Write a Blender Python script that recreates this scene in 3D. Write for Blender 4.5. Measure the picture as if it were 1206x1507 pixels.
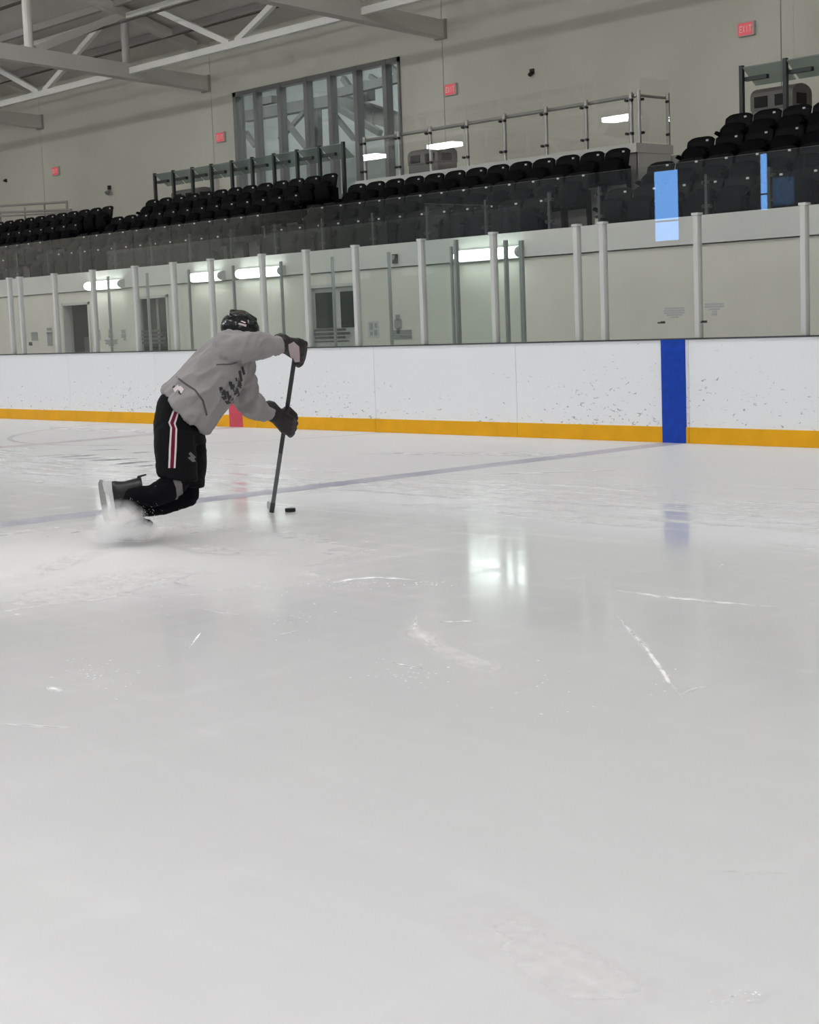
import bpy, bmesh, math, random
from mathutils import Vector, Matrix, noise
from mathutils.bvhtree import BVHTree
random.seed(7)
scene = bpy.context.scene
for o in list(bpy.data.objects): bpy.data.objects.remove(o)
COL = scene.collection

# ------------------------------------------------------------------ camera
# image frame 1206 x 1507; world: X along the side boards, Y across the rink, Z up, ice at z = 0
CX, CY, FPX = 603.0, 753.5, 2402.2
CAM = Vector((0, 0, 1.3228))
CR = Vector((0.6712, 0.7403, -0.0375)).normalized()
CF = Vector((-0.7388, 0.6641, -0.1146)); CF = (CF - CR * CF.dot(CR)).normalized()
CU = CR.cross(CF)
cd = bpy.data.cameras.new('camera'); co = bpy.data.objects.new('camera', cd); COL.objects.link(co)
cd.sensor_fit = 'HORIZONTAL'; cd.sensor_width = 36; cd.lens = FPX / 1206 * 36
cd.clip_start = 0.05; cd.clip_end = 300
m = Matrix.Identity(4)
for i in range(3): m[i][0] = CR[i]; m[i][1] = CU[i]; m[i][2] = -CF[i]; m[i][3] = CAM[i]
co.matrix_world = m
scene.camera = co

# ------------------------------------------------------------------ world, exposure
w = bpy.data.worlds.new('world'); scene.world = w; w.use_nodes = True
w.node_tree.nodes['Background'].inputs[0].default_value = (0.55, 0.7, 1, 1)
w.node_tree.nodes['Background'].inputs[1].default_value = 0.15
vs = scene.view_settings
vs.view_transform = 'Standard'; vs.look = 'None'; vs.gamma = 1; vs.use_curve_mapping = False
vs.exposure = 0.0
scene.cycles.transparent_max_bounces = 32
scene.cycles.max_bounces = 10
scene.cycles.volume_bounces = 10
HIGHBAY = 50.0      # radiance of the high-bay lenses over the ice
WALLTUBE = 12.0      # radiance of the tube lights under the stands
DAYLIGHT = 9.0      # daylight in the windows of the far side

# ------------------------------------------------------------------ pixel helpers (direction only; distance from planes)
def ray(x, y): return (CF + CR * ((x - CX) / FPX) - CU * ((y - CY) / FPX))
def on(x, y, ax, v):
    d = ray(x, y); return CAM + d * ((v - CAM[ax]) / d[ax])
def at(x, y, Y): return on(x, y, 1, Y)
def ice(x, y): return on(x, y, 2, 0.0)
def S(x, y, d): return CAM + ray(x, y) * d          # d = distance along the view axis

D = 13.268; XB = -10.628; XR = XB - 7.61            # board face, blue line, centre line
YW = 16.5; YB = 23.0                                # wall under the stands, back wall

# ------------------------------------------------------------------ materials
def nn(nt, t, **k):
    n = nt.nodes.new(t)
    for a, v in k.items(): setattr(n, a, v)
    return n
def mat(name, col, rough=0.5, metal=0.0, vary=0.0, scale=8.0, bump=0.0, bscale=60.0, spec=0.5, emit=None, estr=0.0, stretch=None):
    M = bpy.data.materials.new(name); M.use_nodes = True; nt = M.node_tree; b = nt.nodes['Principled BSDF']
    b.inputs['Base Color'].default_value = (*col, 1); b.inputs['Roughness'].default_value = rough
    b.inputs['Metallic'].default_value = metal; b.inputs['Specular IOR Level'].default_value = spec
    if emit: b.inputs['Emission Color'].default_value = (*emit, 1); b.inputs['Emission Strength'].default_value = estr
    tc = nn(nt, 'ShaderNodeTexCoord'); mp = nn(nt, 'ShaderNodeMapping'); nt.links.new(tc.outputs['Object'], mp.inputs[0])
    if stretch: mp.inputs['Scale'].default_value = stretch
    if vary:
        n = nn(nt, 'ShaderNodeTexNoise'); n.inputs['Scale'].default_value = scale; n.inputs['Detail'].default_value = 5
        nt.links.new(mp.outputs[0], n.inputs[0])
        r = nn(nt, 'ShaderNodeMapRange'); r.inputs[1].default_value = .3; r.inputs[2].default_value = .7
        r.inputs[3].default_value = 1 - vary; r.inputs[4].default_value = 1 + vary
        nt.links.new(n.outputs[0], r.inputs[0])
        mx = nn(nt, 'ShaderNodeVectorMath', operation='SCALE'); mx.inputs[0].default_value = col
        nt.links.new(r.outputs[0], mx.inputs['Scale']); nt.links.new(mx.outputs[0], b.inputs['Base Color'])
    if bump:
        n = nn(nt, 'ShaderNodeTexNoise'); n.inputs['Scale'].default_value = bscale; n.inputs['Detail'].default_value = 4
        nt.links.new(mp.outputs[0], n.inputs[0])
        bp = nn(nt, 'ShaderNodeBump'); bp.inputs['Strength'].default_value = bump; bp.inputs['Distance'].default_value = .01
        nt.links.new(n.outputs[0], bp.inputs['Height']); nt.links.new(bp.outputs[0], b.inputs['Normal'])
    return M

def glass_mat(name, tint, refl=1.0, dirt=0.0):
    M = bpy.data.materials.new(name); M.use_nodes = True; nt = M.node_tree; nt.nodes.clear()
    out = nn(nt, 'ShaderNodeOutputMaterial'); tr = nn(nt, 'ShaderNodeBsdfTransparent'); gl = nn(nt, 'ShaderNodeBsdfGlossy')
    tr.inputs[0].default_value = (*tint, 1); gl.inputs['Roughness'].default_value = 0.0; gl.inputs[0].default_value = (1, 1, 1, 1)
    lw = nn(nt, 'ShaderNodeLayerWeight'); lw.inputs[0].default_value = .5
    pw = nn(nt, 'ShaderNodeMath', operation='POWER'); pw.inputs[1].default_value = 5
    ma = nn(nt, 'ShaderNodeMath', operation='MULTIPLY_ADD'); ma.inputs[1].default_value = .96 * refl; ma.inputs[2].default_value = .042 * refl
    mx = nn(nt, 'ShaderNodeMixShader')
    nt.links.new(lw.outputs['Facing'], pw.inputs[0]); nt.links.new(pw.outputs[0], ma.inputs[0]); nt.links.new(ma.outputs[0], mx.inputs[0])
    nt.links.new(tr.outputs[0], mx.inputs[1]); nt.links.new(gl.outputs[0], mx.inputs[2])
    last = mx
    if dirt:
        df = nn(nt, 'ShaderNodeBsdfDiffuse'); df.inputs[0].default_value = (.6, .65, .63, 1)
        m2 = nn(nt, 'ShaderNodeMixShader'); m2.inputs[0].default_value = dirt
        nt.links.new(mx.outputs[0], m2.inputs[1]); nt.links.new(df.outputs[0], m2.inputs[2]); last = m2
    nt.links.new(last.outputs[0], out.inputs[0])
    return M

def ice_mat():
    M = bpy.data.materials.new('ice'); M.use_nodes = True; nt = M.node_tree; b = nt.nodes['Principled BSDF']; L = nt.links.new
    tc = nn(nt, 'ShaderNodeTexCoord')
    def noi(scale, detail, st=(1, 1, 1), rot=0):
        mp = nn(nt, 'ShaderNodeMapping'); mp.inputs['Scale'].default_value = st; mp.inputs['Rotation'].default_value = (0, 0, rot)
        L(tc.outputs['Object'], mp.inputs[0]); n = nn(nt, 'ShaderNodeTexNoise'); n.inputs['Scale'].default_value = scale
        n.inputs['Detail'].default_value = detail; L(mp.outputs[0], n.inputs[0]); return n.outputs[0]
    def rng(i, a, b_, c, d):
        r = nn(nt, 'ShaderNodeMapRange'); L(i, r.inputs[0])
        for k, v in zip((1, 2, 3, 4), (a, b_, c, d)): r.inputs[k].default_value = v
        return r.outputs[0]
    big = noi(.35, 4); fine = noi(6, 6); str1 = noi(5, 6, (1, .08, 1), .5); str2 = noi(6, 6, (.07, 1, 1), .35)
    ad = nn(nt, 'ShaderNodeMath', operation='ADD'); L(rng(str1, .5, .85, 0, 1), ad.inputs[0]); L(rng(str2, .5, .85, 0, 1), ad.inputs[1])
    snow = nn(nt, 'ShaderNodeMath', operation='MULTIPLY'); L(ad.outputs[0], snow.inputs[0]); L(rng(fine, .3, .75, 0, 1), snow.inputs[1])
    snow.use_clamp = True
    mx = nn(nt, 'ShaderNodeMix', data_type='RGBA'); L(snow.outputs[0], mx.inputs[0])
    m0 = nn(nt, 'ShaderNodeMix', data_type='RGBA'); L(rng(big, .35, .65, 0, 1), m0.inputs[0])
    m0.inputs[6].default_value = (.665, .678, .672, 1); m0.inputs[7].default_value = (.69, .682, .692, 1)
    L(m0.outputs[2], mx.inputs[6]); mx.inputs[7].default_value = (.725, .725, .728, 1)
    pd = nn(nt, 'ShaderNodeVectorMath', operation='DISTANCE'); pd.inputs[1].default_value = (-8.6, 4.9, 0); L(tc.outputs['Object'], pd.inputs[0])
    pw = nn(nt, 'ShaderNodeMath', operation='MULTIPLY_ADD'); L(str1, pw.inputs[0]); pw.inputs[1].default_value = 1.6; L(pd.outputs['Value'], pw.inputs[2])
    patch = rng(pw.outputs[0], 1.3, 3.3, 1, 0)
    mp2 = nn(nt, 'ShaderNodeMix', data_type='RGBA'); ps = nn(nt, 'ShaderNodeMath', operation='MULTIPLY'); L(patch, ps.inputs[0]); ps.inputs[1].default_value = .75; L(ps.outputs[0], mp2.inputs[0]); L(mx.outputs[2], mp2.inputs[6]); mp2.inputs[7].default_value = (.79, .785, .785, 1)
    L(mp2.outputs[2], b.inputs['Base Color'])
    ra = nn(nt, 'ShaderNodeMath', operation='ADD'); sy = nn(nt, 'ShaderNodeSeparateXYZ'); L(tc.outputs['Object'], sy.inputs[0]); wob = nn(nt, 'ShaderNodeMath', operation='MULTIPLY_ADD'); L(str2, wob.inputs[0]); wob.inputs[1].default_value = 7; L(sy.outputs['Y'], wob.inputs[2])
    fr0 = rng(wob.outputs[0], 11.3, 13.6, .0, .36); fr_ = nn(nt, 'ShaderNodeMath', operation='MULTIPLY_ADD'); L(patch, fr_.inputs[0]); fr_.inputs[1].default_value = .35; L(fr0, fr_.inputs[2]); fr = fr_.outputs[0]
    rb_ = nn(nt, 'ShaderNodeMath', operation='ADD'); L(rng(big, .35, .65, .055, .14), rb_.inputs[0]); L(fr, rb_.inputs[1])
    L(rb_.outputs[0], ra.inputs[0]); L(rng(snow.outputs[0], 0, 1, 0, .16), ra.inputs[1])
    L(ra.outputs[0], b.inputs['Roughness']); b.inputs['IOR'].default_value = 1.31
    b.inputs['Specular IOR Level'].default_value = .42
    bp = nn(nt, 'ShaderNodeBump'); bp.inputs['Strength'].default_value = .03; bp.inputs['Distance'].default_value = .01
    L(str1, bp.inputs['Height']); L(bp.outputs[0], b.inputs['Normal'])
    return M

def paint_mat(name, col, fade, rough=.42):
    # a painted line seen through skated ice: colour mixed with ice white by noise
    M = bpy.data.materials.new(name); M.use_nodes = True; nt = M.node_tree; b = nt.nodes['Principled BSDF']; L = nt.links.new
    tc = nn(nt, 'ShaderNodeTexCoord'); n = nn(nt, 'ShaderNodeTexNoise'); n.inputs['Scale'].default_value = 1.3; n.inputs['Detail'].default_value = 5
    L(tc.outputs['Object'], n.inputs[0]); r = nn(nt, 'ShaderNodeMapRange'); L(n.outputs[0], r.inputs[0])
    r.inputs[1].default_value = .35; r.inputs[2].default_value = .65; r.inputs[3].default_value = fade[0]; r.inputs[4].default_value = fade[1]
    mx = nn(nt, 'ShaderNodeMix', data_type='RGBA'); L(r.outputs[0], mx.inputs[0]); mx.inputs[6].default_value = (*col, 1); mx.inputs[7].default_value = (.69, .70, .70, 1)
    L(mx.outputs[2], b.inputs['Base Color']); b.inputs['Roughness'].default_value = rough; b.inputs['IOR'].default_value = 1.31; b.inputs['Specular IOR Level'].default_value = .42
    return M

def scuff_mat(name, col, cover, scale, stretch=(1, 1, 1)):
    # ice dust: white with holes
    M = bpy.data.materials.new(name); M.use_nodes = True; nt = M.node_tree; L = nt.links.new; b = nt.nodes['Principled BSDF']
    b.inputs['Base Color'].default_value = (*col, 1); b.inputs['Roughness'].default_value = .8
    tc = nn(nt, 'ShaderNodeTexCoord'); mp = nn(nt, 'ShaderNodeMapping'); mp.inputs['Scale'].default_value = stretch; L(tc.outputs['Object'], mp.inputs[0])
    n = nn(nt, 'ShaderNodeTexNoise'); n.inputs['Scale'].default_value = scale
    n.inputs['Detail'].default_value = 6; L(mp.outputs[0], n.inputs[0]); r = nn(nt, 'ShaderNodeMapRange'); L(n.outputs[0], r.inputs[0])
    r.inputs[1].default_value = .25; r.inputs[2].default_value = .75; r.inputs[3].default_value = 0; r.inputs[4].default_value = cover
    at_ = nn(nt, 'ShaderNodeAttribute'); at_.attribute_name = 'fade'; mu = nn(nt, 'ShaderNodeMath', operation='MULTIPLY'); L(r.outputs[0], mu.inputs[0]); L(at_.outputs['Fac'], mu.inputs[1]); L(mu.outputs[0], b.inputs['Alpha'])
    return M

def board_mat():
    M = mat('board_white', (.74, .745, .77), .35, bump=.02, bscale=3); nt = M.node_tree; b = nt.nodes['Principled BSDF']; L = nt.links.new
    tc = nn(nt, 'ShaderNodeTexCoord'); g = nn(nt, 'ShaderNodeNewGeometry')
    n = nn(nt, 'ShaderNodeTexNoise'); n.inputs['Scale'].default_value = 24; n.inputs['Detail'].default_value = 3; n.inputs['Distortion'].default_value = .6
    mp = nn(nt, 'ShaderNodeMapping'); mp.inputs['Scale'].default_value = (.75, 1, 1.5); L(g.outputs['Position'], mp.inputs[0]); L(mp.outputs[0], n.inputs[0])
    big = nn(nt, 'ShaderNodeTexNoise'); big.inputs['Scale'].default_value = .55; L(g.outputs['Position'], big.inputs[0])
    sx = nn(nt, 'ShaderNodeSeparateXYZ'); L(g.outputs['Position'], sx.inputs[0])
    h = nn(nt, 'ShaderNodeMapRange'); L(sx.outputs['Z'], h.inputs[0]); h.inputs[1].default_value = .2; h.inputs[2].default_value = .95; h.inputs[3].default_value = .055; h.inputs[4].default_value = -.04
    bg = nn(nt, 'ShaderNodeMapRange'); L(big.outputs[0], bg.inputs[0]); bg.inputs[1].default_value = .3; bg.inputs[2].default_value = .7; bg.inputs[3].default_value = -.035; bg.inputs[4].default_value = .04
    a = nn(nt, 'ShaderNodeMath', operation='ADD'); L(n.outputs[0], a.inputs[0]); L(h.outputs[0], a.inputs[1])
    a2 = nn(nt, 'ShaderNodeMath', operation='ADD'); L(a.outputs[0], a2.inputs[0]); L(bg.outputs[0], a2.inputs[1])
    r = nn(nt, 'ShaderNodeMapRange'); L(a2.outputs[0], r.inputs[0]); r.inputs[1].default_value = .685; r.inputs[2].default_value = .76; r.inputs[3].default_value = 0; r.inputs[4].default_value = .8
    mx = nn(nt, 'ShaderNodeMix', data_type='RGBA'); L(r.outputs[0], mx.inputs[0]); mx.inputs[6].default_value = (.86, .875, .895, 1); mx.inputs[7].default_value = (.22, .23, .27, 1)
    L(mx.outputs[2], b.inputs['Base Color'])
    return M

def emis(name, col, s):
    M = bpy.data.materials.new(name); M.use_nodes = True; nt = M.node_tree; nt.nodes.clear()
    o = nn(nt, 'ShaderNodeOutputMaterial'); e = nn(nt, 'ShaderNodeEmission'); e.inputs[0].default_value = (*col, 1); e.inputs[1].default_value = s
    nt.links.new(e.outputs[0], o.inputs[0]); return M

MT = dict(
    ice=ice_mat(), blue_line=paint_mat('blue_line_paint', (.34, .33, .42), (.05, .55)), red_line=paint_mat('red_line_paint', (.46, .38, .41), (.15, .6)),
    crease=paint_mat('crease_paint', (.45, .40, .43), (.1, .5)), logo=scuff_mat('logo_paint', (.22, .22, .25), 1.5, 3),
    concrete=mat('walkway_concrete', (.33, .33, .32), .8, vary=.1, scale=2, bump=.1),
    wall=mat('upper_wall_paint', (.655, .64, .55), .75, vary=.03, scale=.6, bump=.03, bscale=30),
    lwall=mat('lower_wall_paint', (.65, .64, .565), .7, vary=.04, scale=1.5, bump=.04, bscale=20),
    fascia=mat('fascia_paint', (.62, .62, .58), .7, vary=.04, scale=1),
    tier=mat('tier_concrete', (.36, .35, .33), .8, vary=.1, scale=2, bump=.1), step=mat('step_concrete', (.52, .50, .47), .8, vary=.1, scale=3, bump=.1),
    groove=mat('joint_sealant', (.22, .21, .19), .8), roof=mat('roof_deck', (.66, .625, .575), .7, vary=.06, scale=.8),
    purlin=mat('purlin_paint', (.40, .375, .345), .6), pipe=mat('pipe_dark', (.07, .065, .06), .5),
    beam=mat('beam_paint', (.66, .63, .585), .55, vary=.03, scale=1), strut=mat('white_steel', (.88, .87, .81), .45, vary=.03, scale=2), tube=mat('tube_steel', (.50, .485, .455), .45),
    board=board_mat(), yellow=mat('kickplate_yellow', (.80, .40, .008), .45, spec=.2, vary=.08, scale=3, bump=.05, bscale=12), blue=mat('stripe_blue', (.008, .055, .42), .4, vary=.15, scale=14, spec=.2),
    red=mat('stripe_red', (.62, .06, .10), .4, vary=.1, scale=9), sill=mat('sill_dark', (.045, .05, .05), .4), post=mat('post_white', (.55, .56, .54), .4), gpost=mat('post_grey', (.30, .33, .32), .4, metal=.3),
    glass=glass_mat('rink_glass', (.972, .978, .972), 1.0, .003), bglass=glass_mat('bench_glass', (.962, .982, .974), 1.0, .004), rglass=glass_mat('rail_glass', (.97, .975, .97), 1.0, .006), fglass=glass_mat('front_rail_glass', (.97, .975, .97), .1, .002),
    wglass=glass_mat('window_glass', (.93, .95, .95), 1.1), dglass=mat('dark_glass', (.008, .016, .016), .05, spec=.25),
    frame=mat('window_frame', (.24, .24, .235), .45, metal=.3), steel=mat('brushed_steel', (.42, .41, .39), .35, metal=.8), darkpost=mat('dark_post', (.035, .045, .042), .45), bolt=mat('bolt_black', (.015, .015, .015), .4),
    shelf=glass_mat('shelf_glass', (.7, .78, .74), 1.6, .30), seat=mat('seat_black', (.006, .0065, .007), .6, spec=.12), pan=mat('seat_pan_black', (.004, .0045, .005), .7, spec=.08), tag=mat('number_plate', (.72, .72, .70), .4),
    bin=mat('bin_grey', (.17, .165, .15), .55), hole=mat('bin_opening', (.008, .008, .008), .7), exit=mat('exit_face', (.80, .13, .15), .4, emit=(.9, .12, .14), estr=.22), exitbox=mat('exit_housing', (.55, .5, .47), .5), exitw=mat('exit_letters', (.8, .55, .52), .5, emit=(1, .6, .55), estr=.15),
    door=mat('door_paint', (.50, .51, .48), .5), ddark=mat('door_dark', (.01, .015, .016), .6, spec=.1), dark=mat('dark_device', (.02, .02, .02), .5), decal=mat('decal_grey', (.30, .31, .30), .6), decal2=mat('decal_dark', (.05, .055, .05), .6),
    hb=emis('highbay_lens', (.975, .985, 1.0), HIGHBAY), tubel=emis('tube_lens', (.93, 1.0, .97), WALLTUBE), day=emis('window_daylight', (.20, .46, 1.0), DAYLIGHT), daywhite=emis('window_daylight_pale', (.45, .75, 1.0), DAYLIGHT * .9),
    hous=mat('fixture_housing', (.5, .5, .5), .4), room=mat('hall_wall', (.62, .64, .63), .8), hallbeam=mat('hall_steel', (.17, .175, .17), .6), hallight=emis('hall_lamp', (.95, 1, 1), 14),
    scuff=scuff_mat('ice_dust', (.93, .93, .93), 1.7, 9), scuff2=scuff_mat('ice_dust_faint', (.86, .85, .85), .75, 3),
    snow=mat('snow_grain', (.85, .86, .87), .7),
)
# ------------------------------------------------------------------ mesh helpers
class MB:
    def __init__(s): s.v = []; s.f = []
    def add(s, vs, fs):
        o = len(s.v); s.v += [tuple(x) for x in vs]; s.f += [tuple(i + o for i in f) for f in fs]; return s
    def box(s, a, b):
        (x0, y0, z0), (x1, y1, z1) = a, b
        x0, x1 = min(x0, x1), max(x0, x1); y0, y1 = min(y0, y1), max(y0, y1); z0, z1 = min(z0, z1), max(z0, z1)
        return s.add([(x0, y0, z0), (x1, y0, z0), (x1, y1, z0), (x0, y1, z0), (x0, y0, z1), (x1, y0, z1), (x1, y1, z1), (x0, y1, z1)],
                     [(0, 3, 2, 1), (4, 5, 6, 7), (0, 1, 5, 4), (1, 2, 6, 5), (2, 3, 7, 6), (3, 0, 4, 7)])
    def bar(s, p, q, w_, h_, up=(0, 0, 1)):
        p, q = Vector(p), Vector(q); d = (q - p).normalized(); u = Vector(up)
        if abs(d.dot(u)) > .99: u = Vector((1, 0, 0))
        sd = d.cross(u).normalized(); u = sd.cross(d)
        c = [sd * (i * w_ / 2) + u * (j * h_ / 2) for i, j in ((-1, -1), (1, -1), (1, 1), (-1, 1))]
        return s.add([p + k for k in c] + [q + k for k in c], [(3, 2, 1, 0), (4, 5, 6, 7), (0, 1, 5, 4), (1, 2, 6, 5), (2, 3, 7, 6), (3, 0, 4, 7)])
    def cyl(s, p, q, r0, r1=None, n=10):
        r1 = r0 if r1 is None else r1; p, q = Vector(p), Vector(q); d = (q - p).normalized(); u = Vector((0, 0, 1))
        if abs(d.z) > .95: u = Vector((1, 0, 0))
        a = d.cross(u).normalized(); b = d.cross(a)
        vs = []
        for c, r in ((p, r0), (q, r1)): vs += [c + (a * math.cos(t) + b * math.sin(t)) * r for t in (2 * math.pi * i / n for i in range(n))]
        fs = [(i, (i + 1) % n, n + (i + 1) % n, n + i) for i in range(n)] + [tuple(range(n - 1, -1, -1)), tuple(range(n, 2 * n))]
        return s.add(vs, fs)
    def prism(s, pts, ax, a, b):      # outline in the two other axes, extruded along ax
        n = len(pts); o = [i for i in range(3) if i != ax]; vs = []
        for k in (a, b):
            for p in pts:
                v = [0, 0, 0]; v[ax] = k; v[o[0]] = p[0]; v[o[1]] = p[1]; vs.append(v)
        return s.add(vs, [tuple(range(n - 1, -1, -1)), tuple(range(n, 2 * n))] + [(i, (i + 1) % n, n + (i + 1) % n, n + i) for i in range(n)])
    def mesh(s, name, bevel=0):
        me = bpy.data.meshes.new(name); bm = bmesh.new(); vv = [bm.verts.new(v) for v in s.v]
        for f in s.f:
            try: bm.faces.new([vv[i] for i in f])
            except ValueError: pass
        bmesh.ops.recalc_face_normals(bm, faces=bm.faces)
        if bevel: bmesh.ops.bevel(bm, geom=list(bm.edges), offset=bevel, segments=2, affect='EDGES', profile=.6)
        bm.to_mesh(me); bm.free(); return me
    def build(s, name, mt, parent=None, bevel=0, smooth=False):
        return obj(name, s.mesh(name, bevel), mt, parent, smooth)
def obj(name, me, mt, parent=None, smooth=False):
    o = bpy.data.objects.new(name, me); COL.objects.link(o)
    if mt and not me.materials: me.materials.append(MT[mt] if isinstance(mt, str) else mt)
    if smooth:
        for p in me.polygons: p.use_smooth = True
    if parent: o.parent = parent
    return o
def tag(o, label=None, cat=None, group=None, kind=None):
    if label: o['label'] = label
    if cat: o['category'] = cat
    if group: o['group'] = group
    if kind: o['kind'] = kind
    return o
def empty(name, loc=(0, 0, 0), label=None, cat=None, group=None, kind=None):
    o = bpy.data.objects.new(name, None); COL.objects.link(o); o.location = loc; o.empty_display_size = .2
    return tag(o, label, cat, group, kind)
def copy_tree(o, loc):
    c = o.copy(); COL.objects.link(c); c.location = loc
    for ch in o.children:
        k = ch.copy(); COL.objects.link(k); k.parent = c
    return c
ORD = ['first', 'second', 'third', 'fourth', 'fifth', 'sixth', 'seventh', 'eighth', 'ninth', 'tenth', 'eleventh', 'twelfth', 'thirteenth', 'fourteenth', 'fifteenth', 'sixteenth']

# ================================================================== SETTING
XL, XE = -52.0, 16.0
fl = MB().add([(XL, -12.7, 0), (XE, -12.7, 0), (XE, D, 0), (XL, D, 0)], [(0, 1, 2, 3)]).build('floor', 'ice')
tag(fl, 'pale grey skated ice sheet of the rink', None, None, 'structure')
def strip(name, p0, p1, wd, mt, z=.0006):
    p0, p1 = Vector(p0), Vector(p1); d = (p1 - p0).normalized(); n = Vector((-d.y, d.x, 0)) * wd / 2
    return MB().add([p0 + n + Vector((0, 0, z)), p0 - n + Vector((0, 0, z)), p1 - n + Vector((0, 0, z)), p1 + n + Vector((0, 0, z))], [(0, 1, 2, 3)]).build(name, mt, fl)
tag(strip('blue_line', (XB, D, 0), (XB, -12.7, 0), .3048, 'blue_line'), 'faded purple-blue line across the ice')
tag(strip('center_line', (XR, D, 0), (XR, -12.7, 0), .3048, 'red_line'), 'faint reddish grey centre line across the ice')
def arc_strip(name, c, r, a0, a1, wd, mt, z=.0008, n=40):
    vs = []; fs = []
    for i in range(n + 1):
        t = a0 + (a1 - a0) * i / n
        for k in (-1, 1): vs.append((c[0] + (r + k * wd / 2) * math.cos(t), c[1] + (r + k * wd / 2) * math.sin(t), z))
    for i in range(n): fs.append((2 * i, 2 * i + 1, 2 * i + 3, 2 * i + 2))
    return MB().add(vs, fs).build(name, mt, fl)
tag(arc_strip('crease_arc', (XR, D), 3.05, math.pi, 2 * math.pi, .07, 'crease'), 'faint half-circle line at the boards')
# grey strokes of the painted ice mark left of the skater
def ribbon(name, pts, widths, mt, parent=None, z=.001):
    P = [Vector(p) for p in pts]; vs = []; fs = []; fade = []
    for i, p in enumerate(P):
        d = (P[min(i + 1, len(P) - 1)] - P[max(i - 1, 0)]); d.z = 0; d.normalize(); n = Vector((-d.y, d.x, 0)) * widths[i] / 2
        e = min(1, i / (len(P) * .25), (len(P) - 1 - i) / (len(P) * .25))
        for k, f in ((1, 0), (.4, .8), (0, 1), (-.4, .8), (-1, 0)): vs.append(p + n * k + Vector((0, 0, z))); fade.append(f * e)
    for i in range(len(P) - 1):
        for k in range(4): fs.append((5 * i + k, 5 * i + k + 1, 5 * i + 6 + k, 5 * i + 5 + k))
    o = MB().add(vs, fs).build(name, mt, parent or fl)
    at_ = o.data.attributes.new('fade', 'FLOAT', 'POINT')
    for i, f in enumerate(fade): at_.data[i].value = f
    for pl in o.data.polygons:
        if pl.normal.z < 0: o.data.flip_normals(); break
    return o
for a, b, wd in (((45, 672), (120, 668), .10), ((75, 674), (150, 669), .16), ((90, 676), (160, 673), .10), ((130, 679), (205, 674), .22), ((165, 684), (228, 678), .22), ((120, 663), (190, 661), .10), ((190, 667), (226, 665), .14), ((200, 687), (232, 684), .16)):
    ribbon('painted_stroke', [ice(*a).lerp(ice(*b), t / 4) for t in range(5)], [wd] * 5, 'logo', z=.0009)
# ice dust and skate tracks
def pxpath(pts, n=8):
    P = [ice(*p) for p in pts]; out = []
    for i in range(len(P) - 1):
        for k in range(n): out.append(P[i].lerp(P[i + 1], k / n))
    return out + [P[-1]]
def track(pts, w0, mt='scuff', taper=True, n=6):
    P = pxpath(pts, n); N = len(P)
    return ribbon('skate_track', P, [w0 * (math.sin(math.pi * (.06 + .88 * i / (N - 1))) if taper else 1) for i in range(N)], mt, z=.0012 + random.random() * .0008)
track([(612, 912), (612, 930), (640, 950), (690, 972), (740, 993), (790, 1014)], .19, 'scuff2', False)
track([(614, 905), (610, 925), (632, 946), (700, 975)], .04)
track([(640, 916), (710, 914)], .05, 'scuff')
track([(905, 868), (970, 878), (1060, 887), (1150, 894)], .075)
track([(903, 900), (925, 925), (952, 955), (978, 992), (985, 1005), (1008, 1030)], .028)
track([(1060, 1003), (1000, 1022)], .03, 'scuff2')
track([(655, 1325), (760, 1385), (860, 1440), (1000, 1515)], .26, 'scuff2', False)
track([(1040, 1455), (1080, 1472)], .07, 'scuff2'); track([(1070, 1478), (1135, 1462)], .07, 'scuff2')
track([(1030, 1281), (1170, 1286)], .02, 'scuff2')
track([(470, 862), (520, 852), (560, 850), (640, 856)], .10, 'scuff')
track([(280, 893), (350, 905), (370, 905)], .05, 'scuff2')
track([(545, 822), (590, 820)], .06); track([(575, 975), (625, 985)], .03); track([(278, 955), (300, 925)], .02)
track([(410, 935), (440, 928)], .05, 'scuff2'); track([(70, 1010), (95, 1020)], .06); track([(0, 1065), (60, 1070), (110, 1072)], .05, 'scuff2')
track([(0, 862), (60, 842), (110, 822), (160, 806)], .30, 'scuff2', False)
track([(0, 905), (120, 868), (230, 850), (330, 842)], 1.0, 'scuff2')
track([(230, 800), (330, 812), (450, 815)], .3, 'scuff2')
track([(540, 745), (640, 741), (760, 742)], .05, 'scuff2'); track([(520, 772), (640, 771)], .06, 'scuff2'); track([(900, 738), (1010, 742), (1100, 741)], .1, 'scuff2')
track([(620, 700), (800, 696), (980, 690)], .12, 'scuff2'); track([(500, 668), (700, 668), (960, 672)], .5, 'scuff2')
track([(20, 628), (200, 634), (330, 640)], .6, 'scuff2')
# loose grains of snow: small flat chips
mb = MB()
for cx_, cy_, sx_, sy_, n in ((500, 860, 60, 8, 70), (140, 990, 60, 25, 60), (600, 990, 60, 15, 45), (420, 905, 60, 25, 40), (640, 858, 25, 4, 25), (1085, 1465, 35, 10, 12), (1063, 832, 3, 2, 3), (800, 1000, 150, 60, 20), (240, 880, 90, 25, 40), (985, 1000, 20, 20, 10)):
    for _ in range(n):
        q = ice(random.gauss(cx_, sx_ * .6), random.gauss(cy_, sy_ * .6)); r = random.uniform(.002, .008)
        a = random.random() * 6
        mb.add([q + Vector((r * math.cos(a + t), r * math.sin(a + t), .0012)) for t in (0, 2.1, 4.2)] + [q + Vector((0, 0, r * .45))], [(0, 1, 3), (1, 2, 3), (2, 0, 3), (0, 2, 1)])
tag(mb.build('snow_chips', 'snow', fl), 'scattered chips of snow on the ice', None, None, 'stuff')

tag(MB().box((XL, D + .12, -.2), (XE, YW + .6, 0)).build('floor_walkway', 'concrete'), 'grey concrete walkway floor behind the boards', None, None, 'structure')

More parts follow.
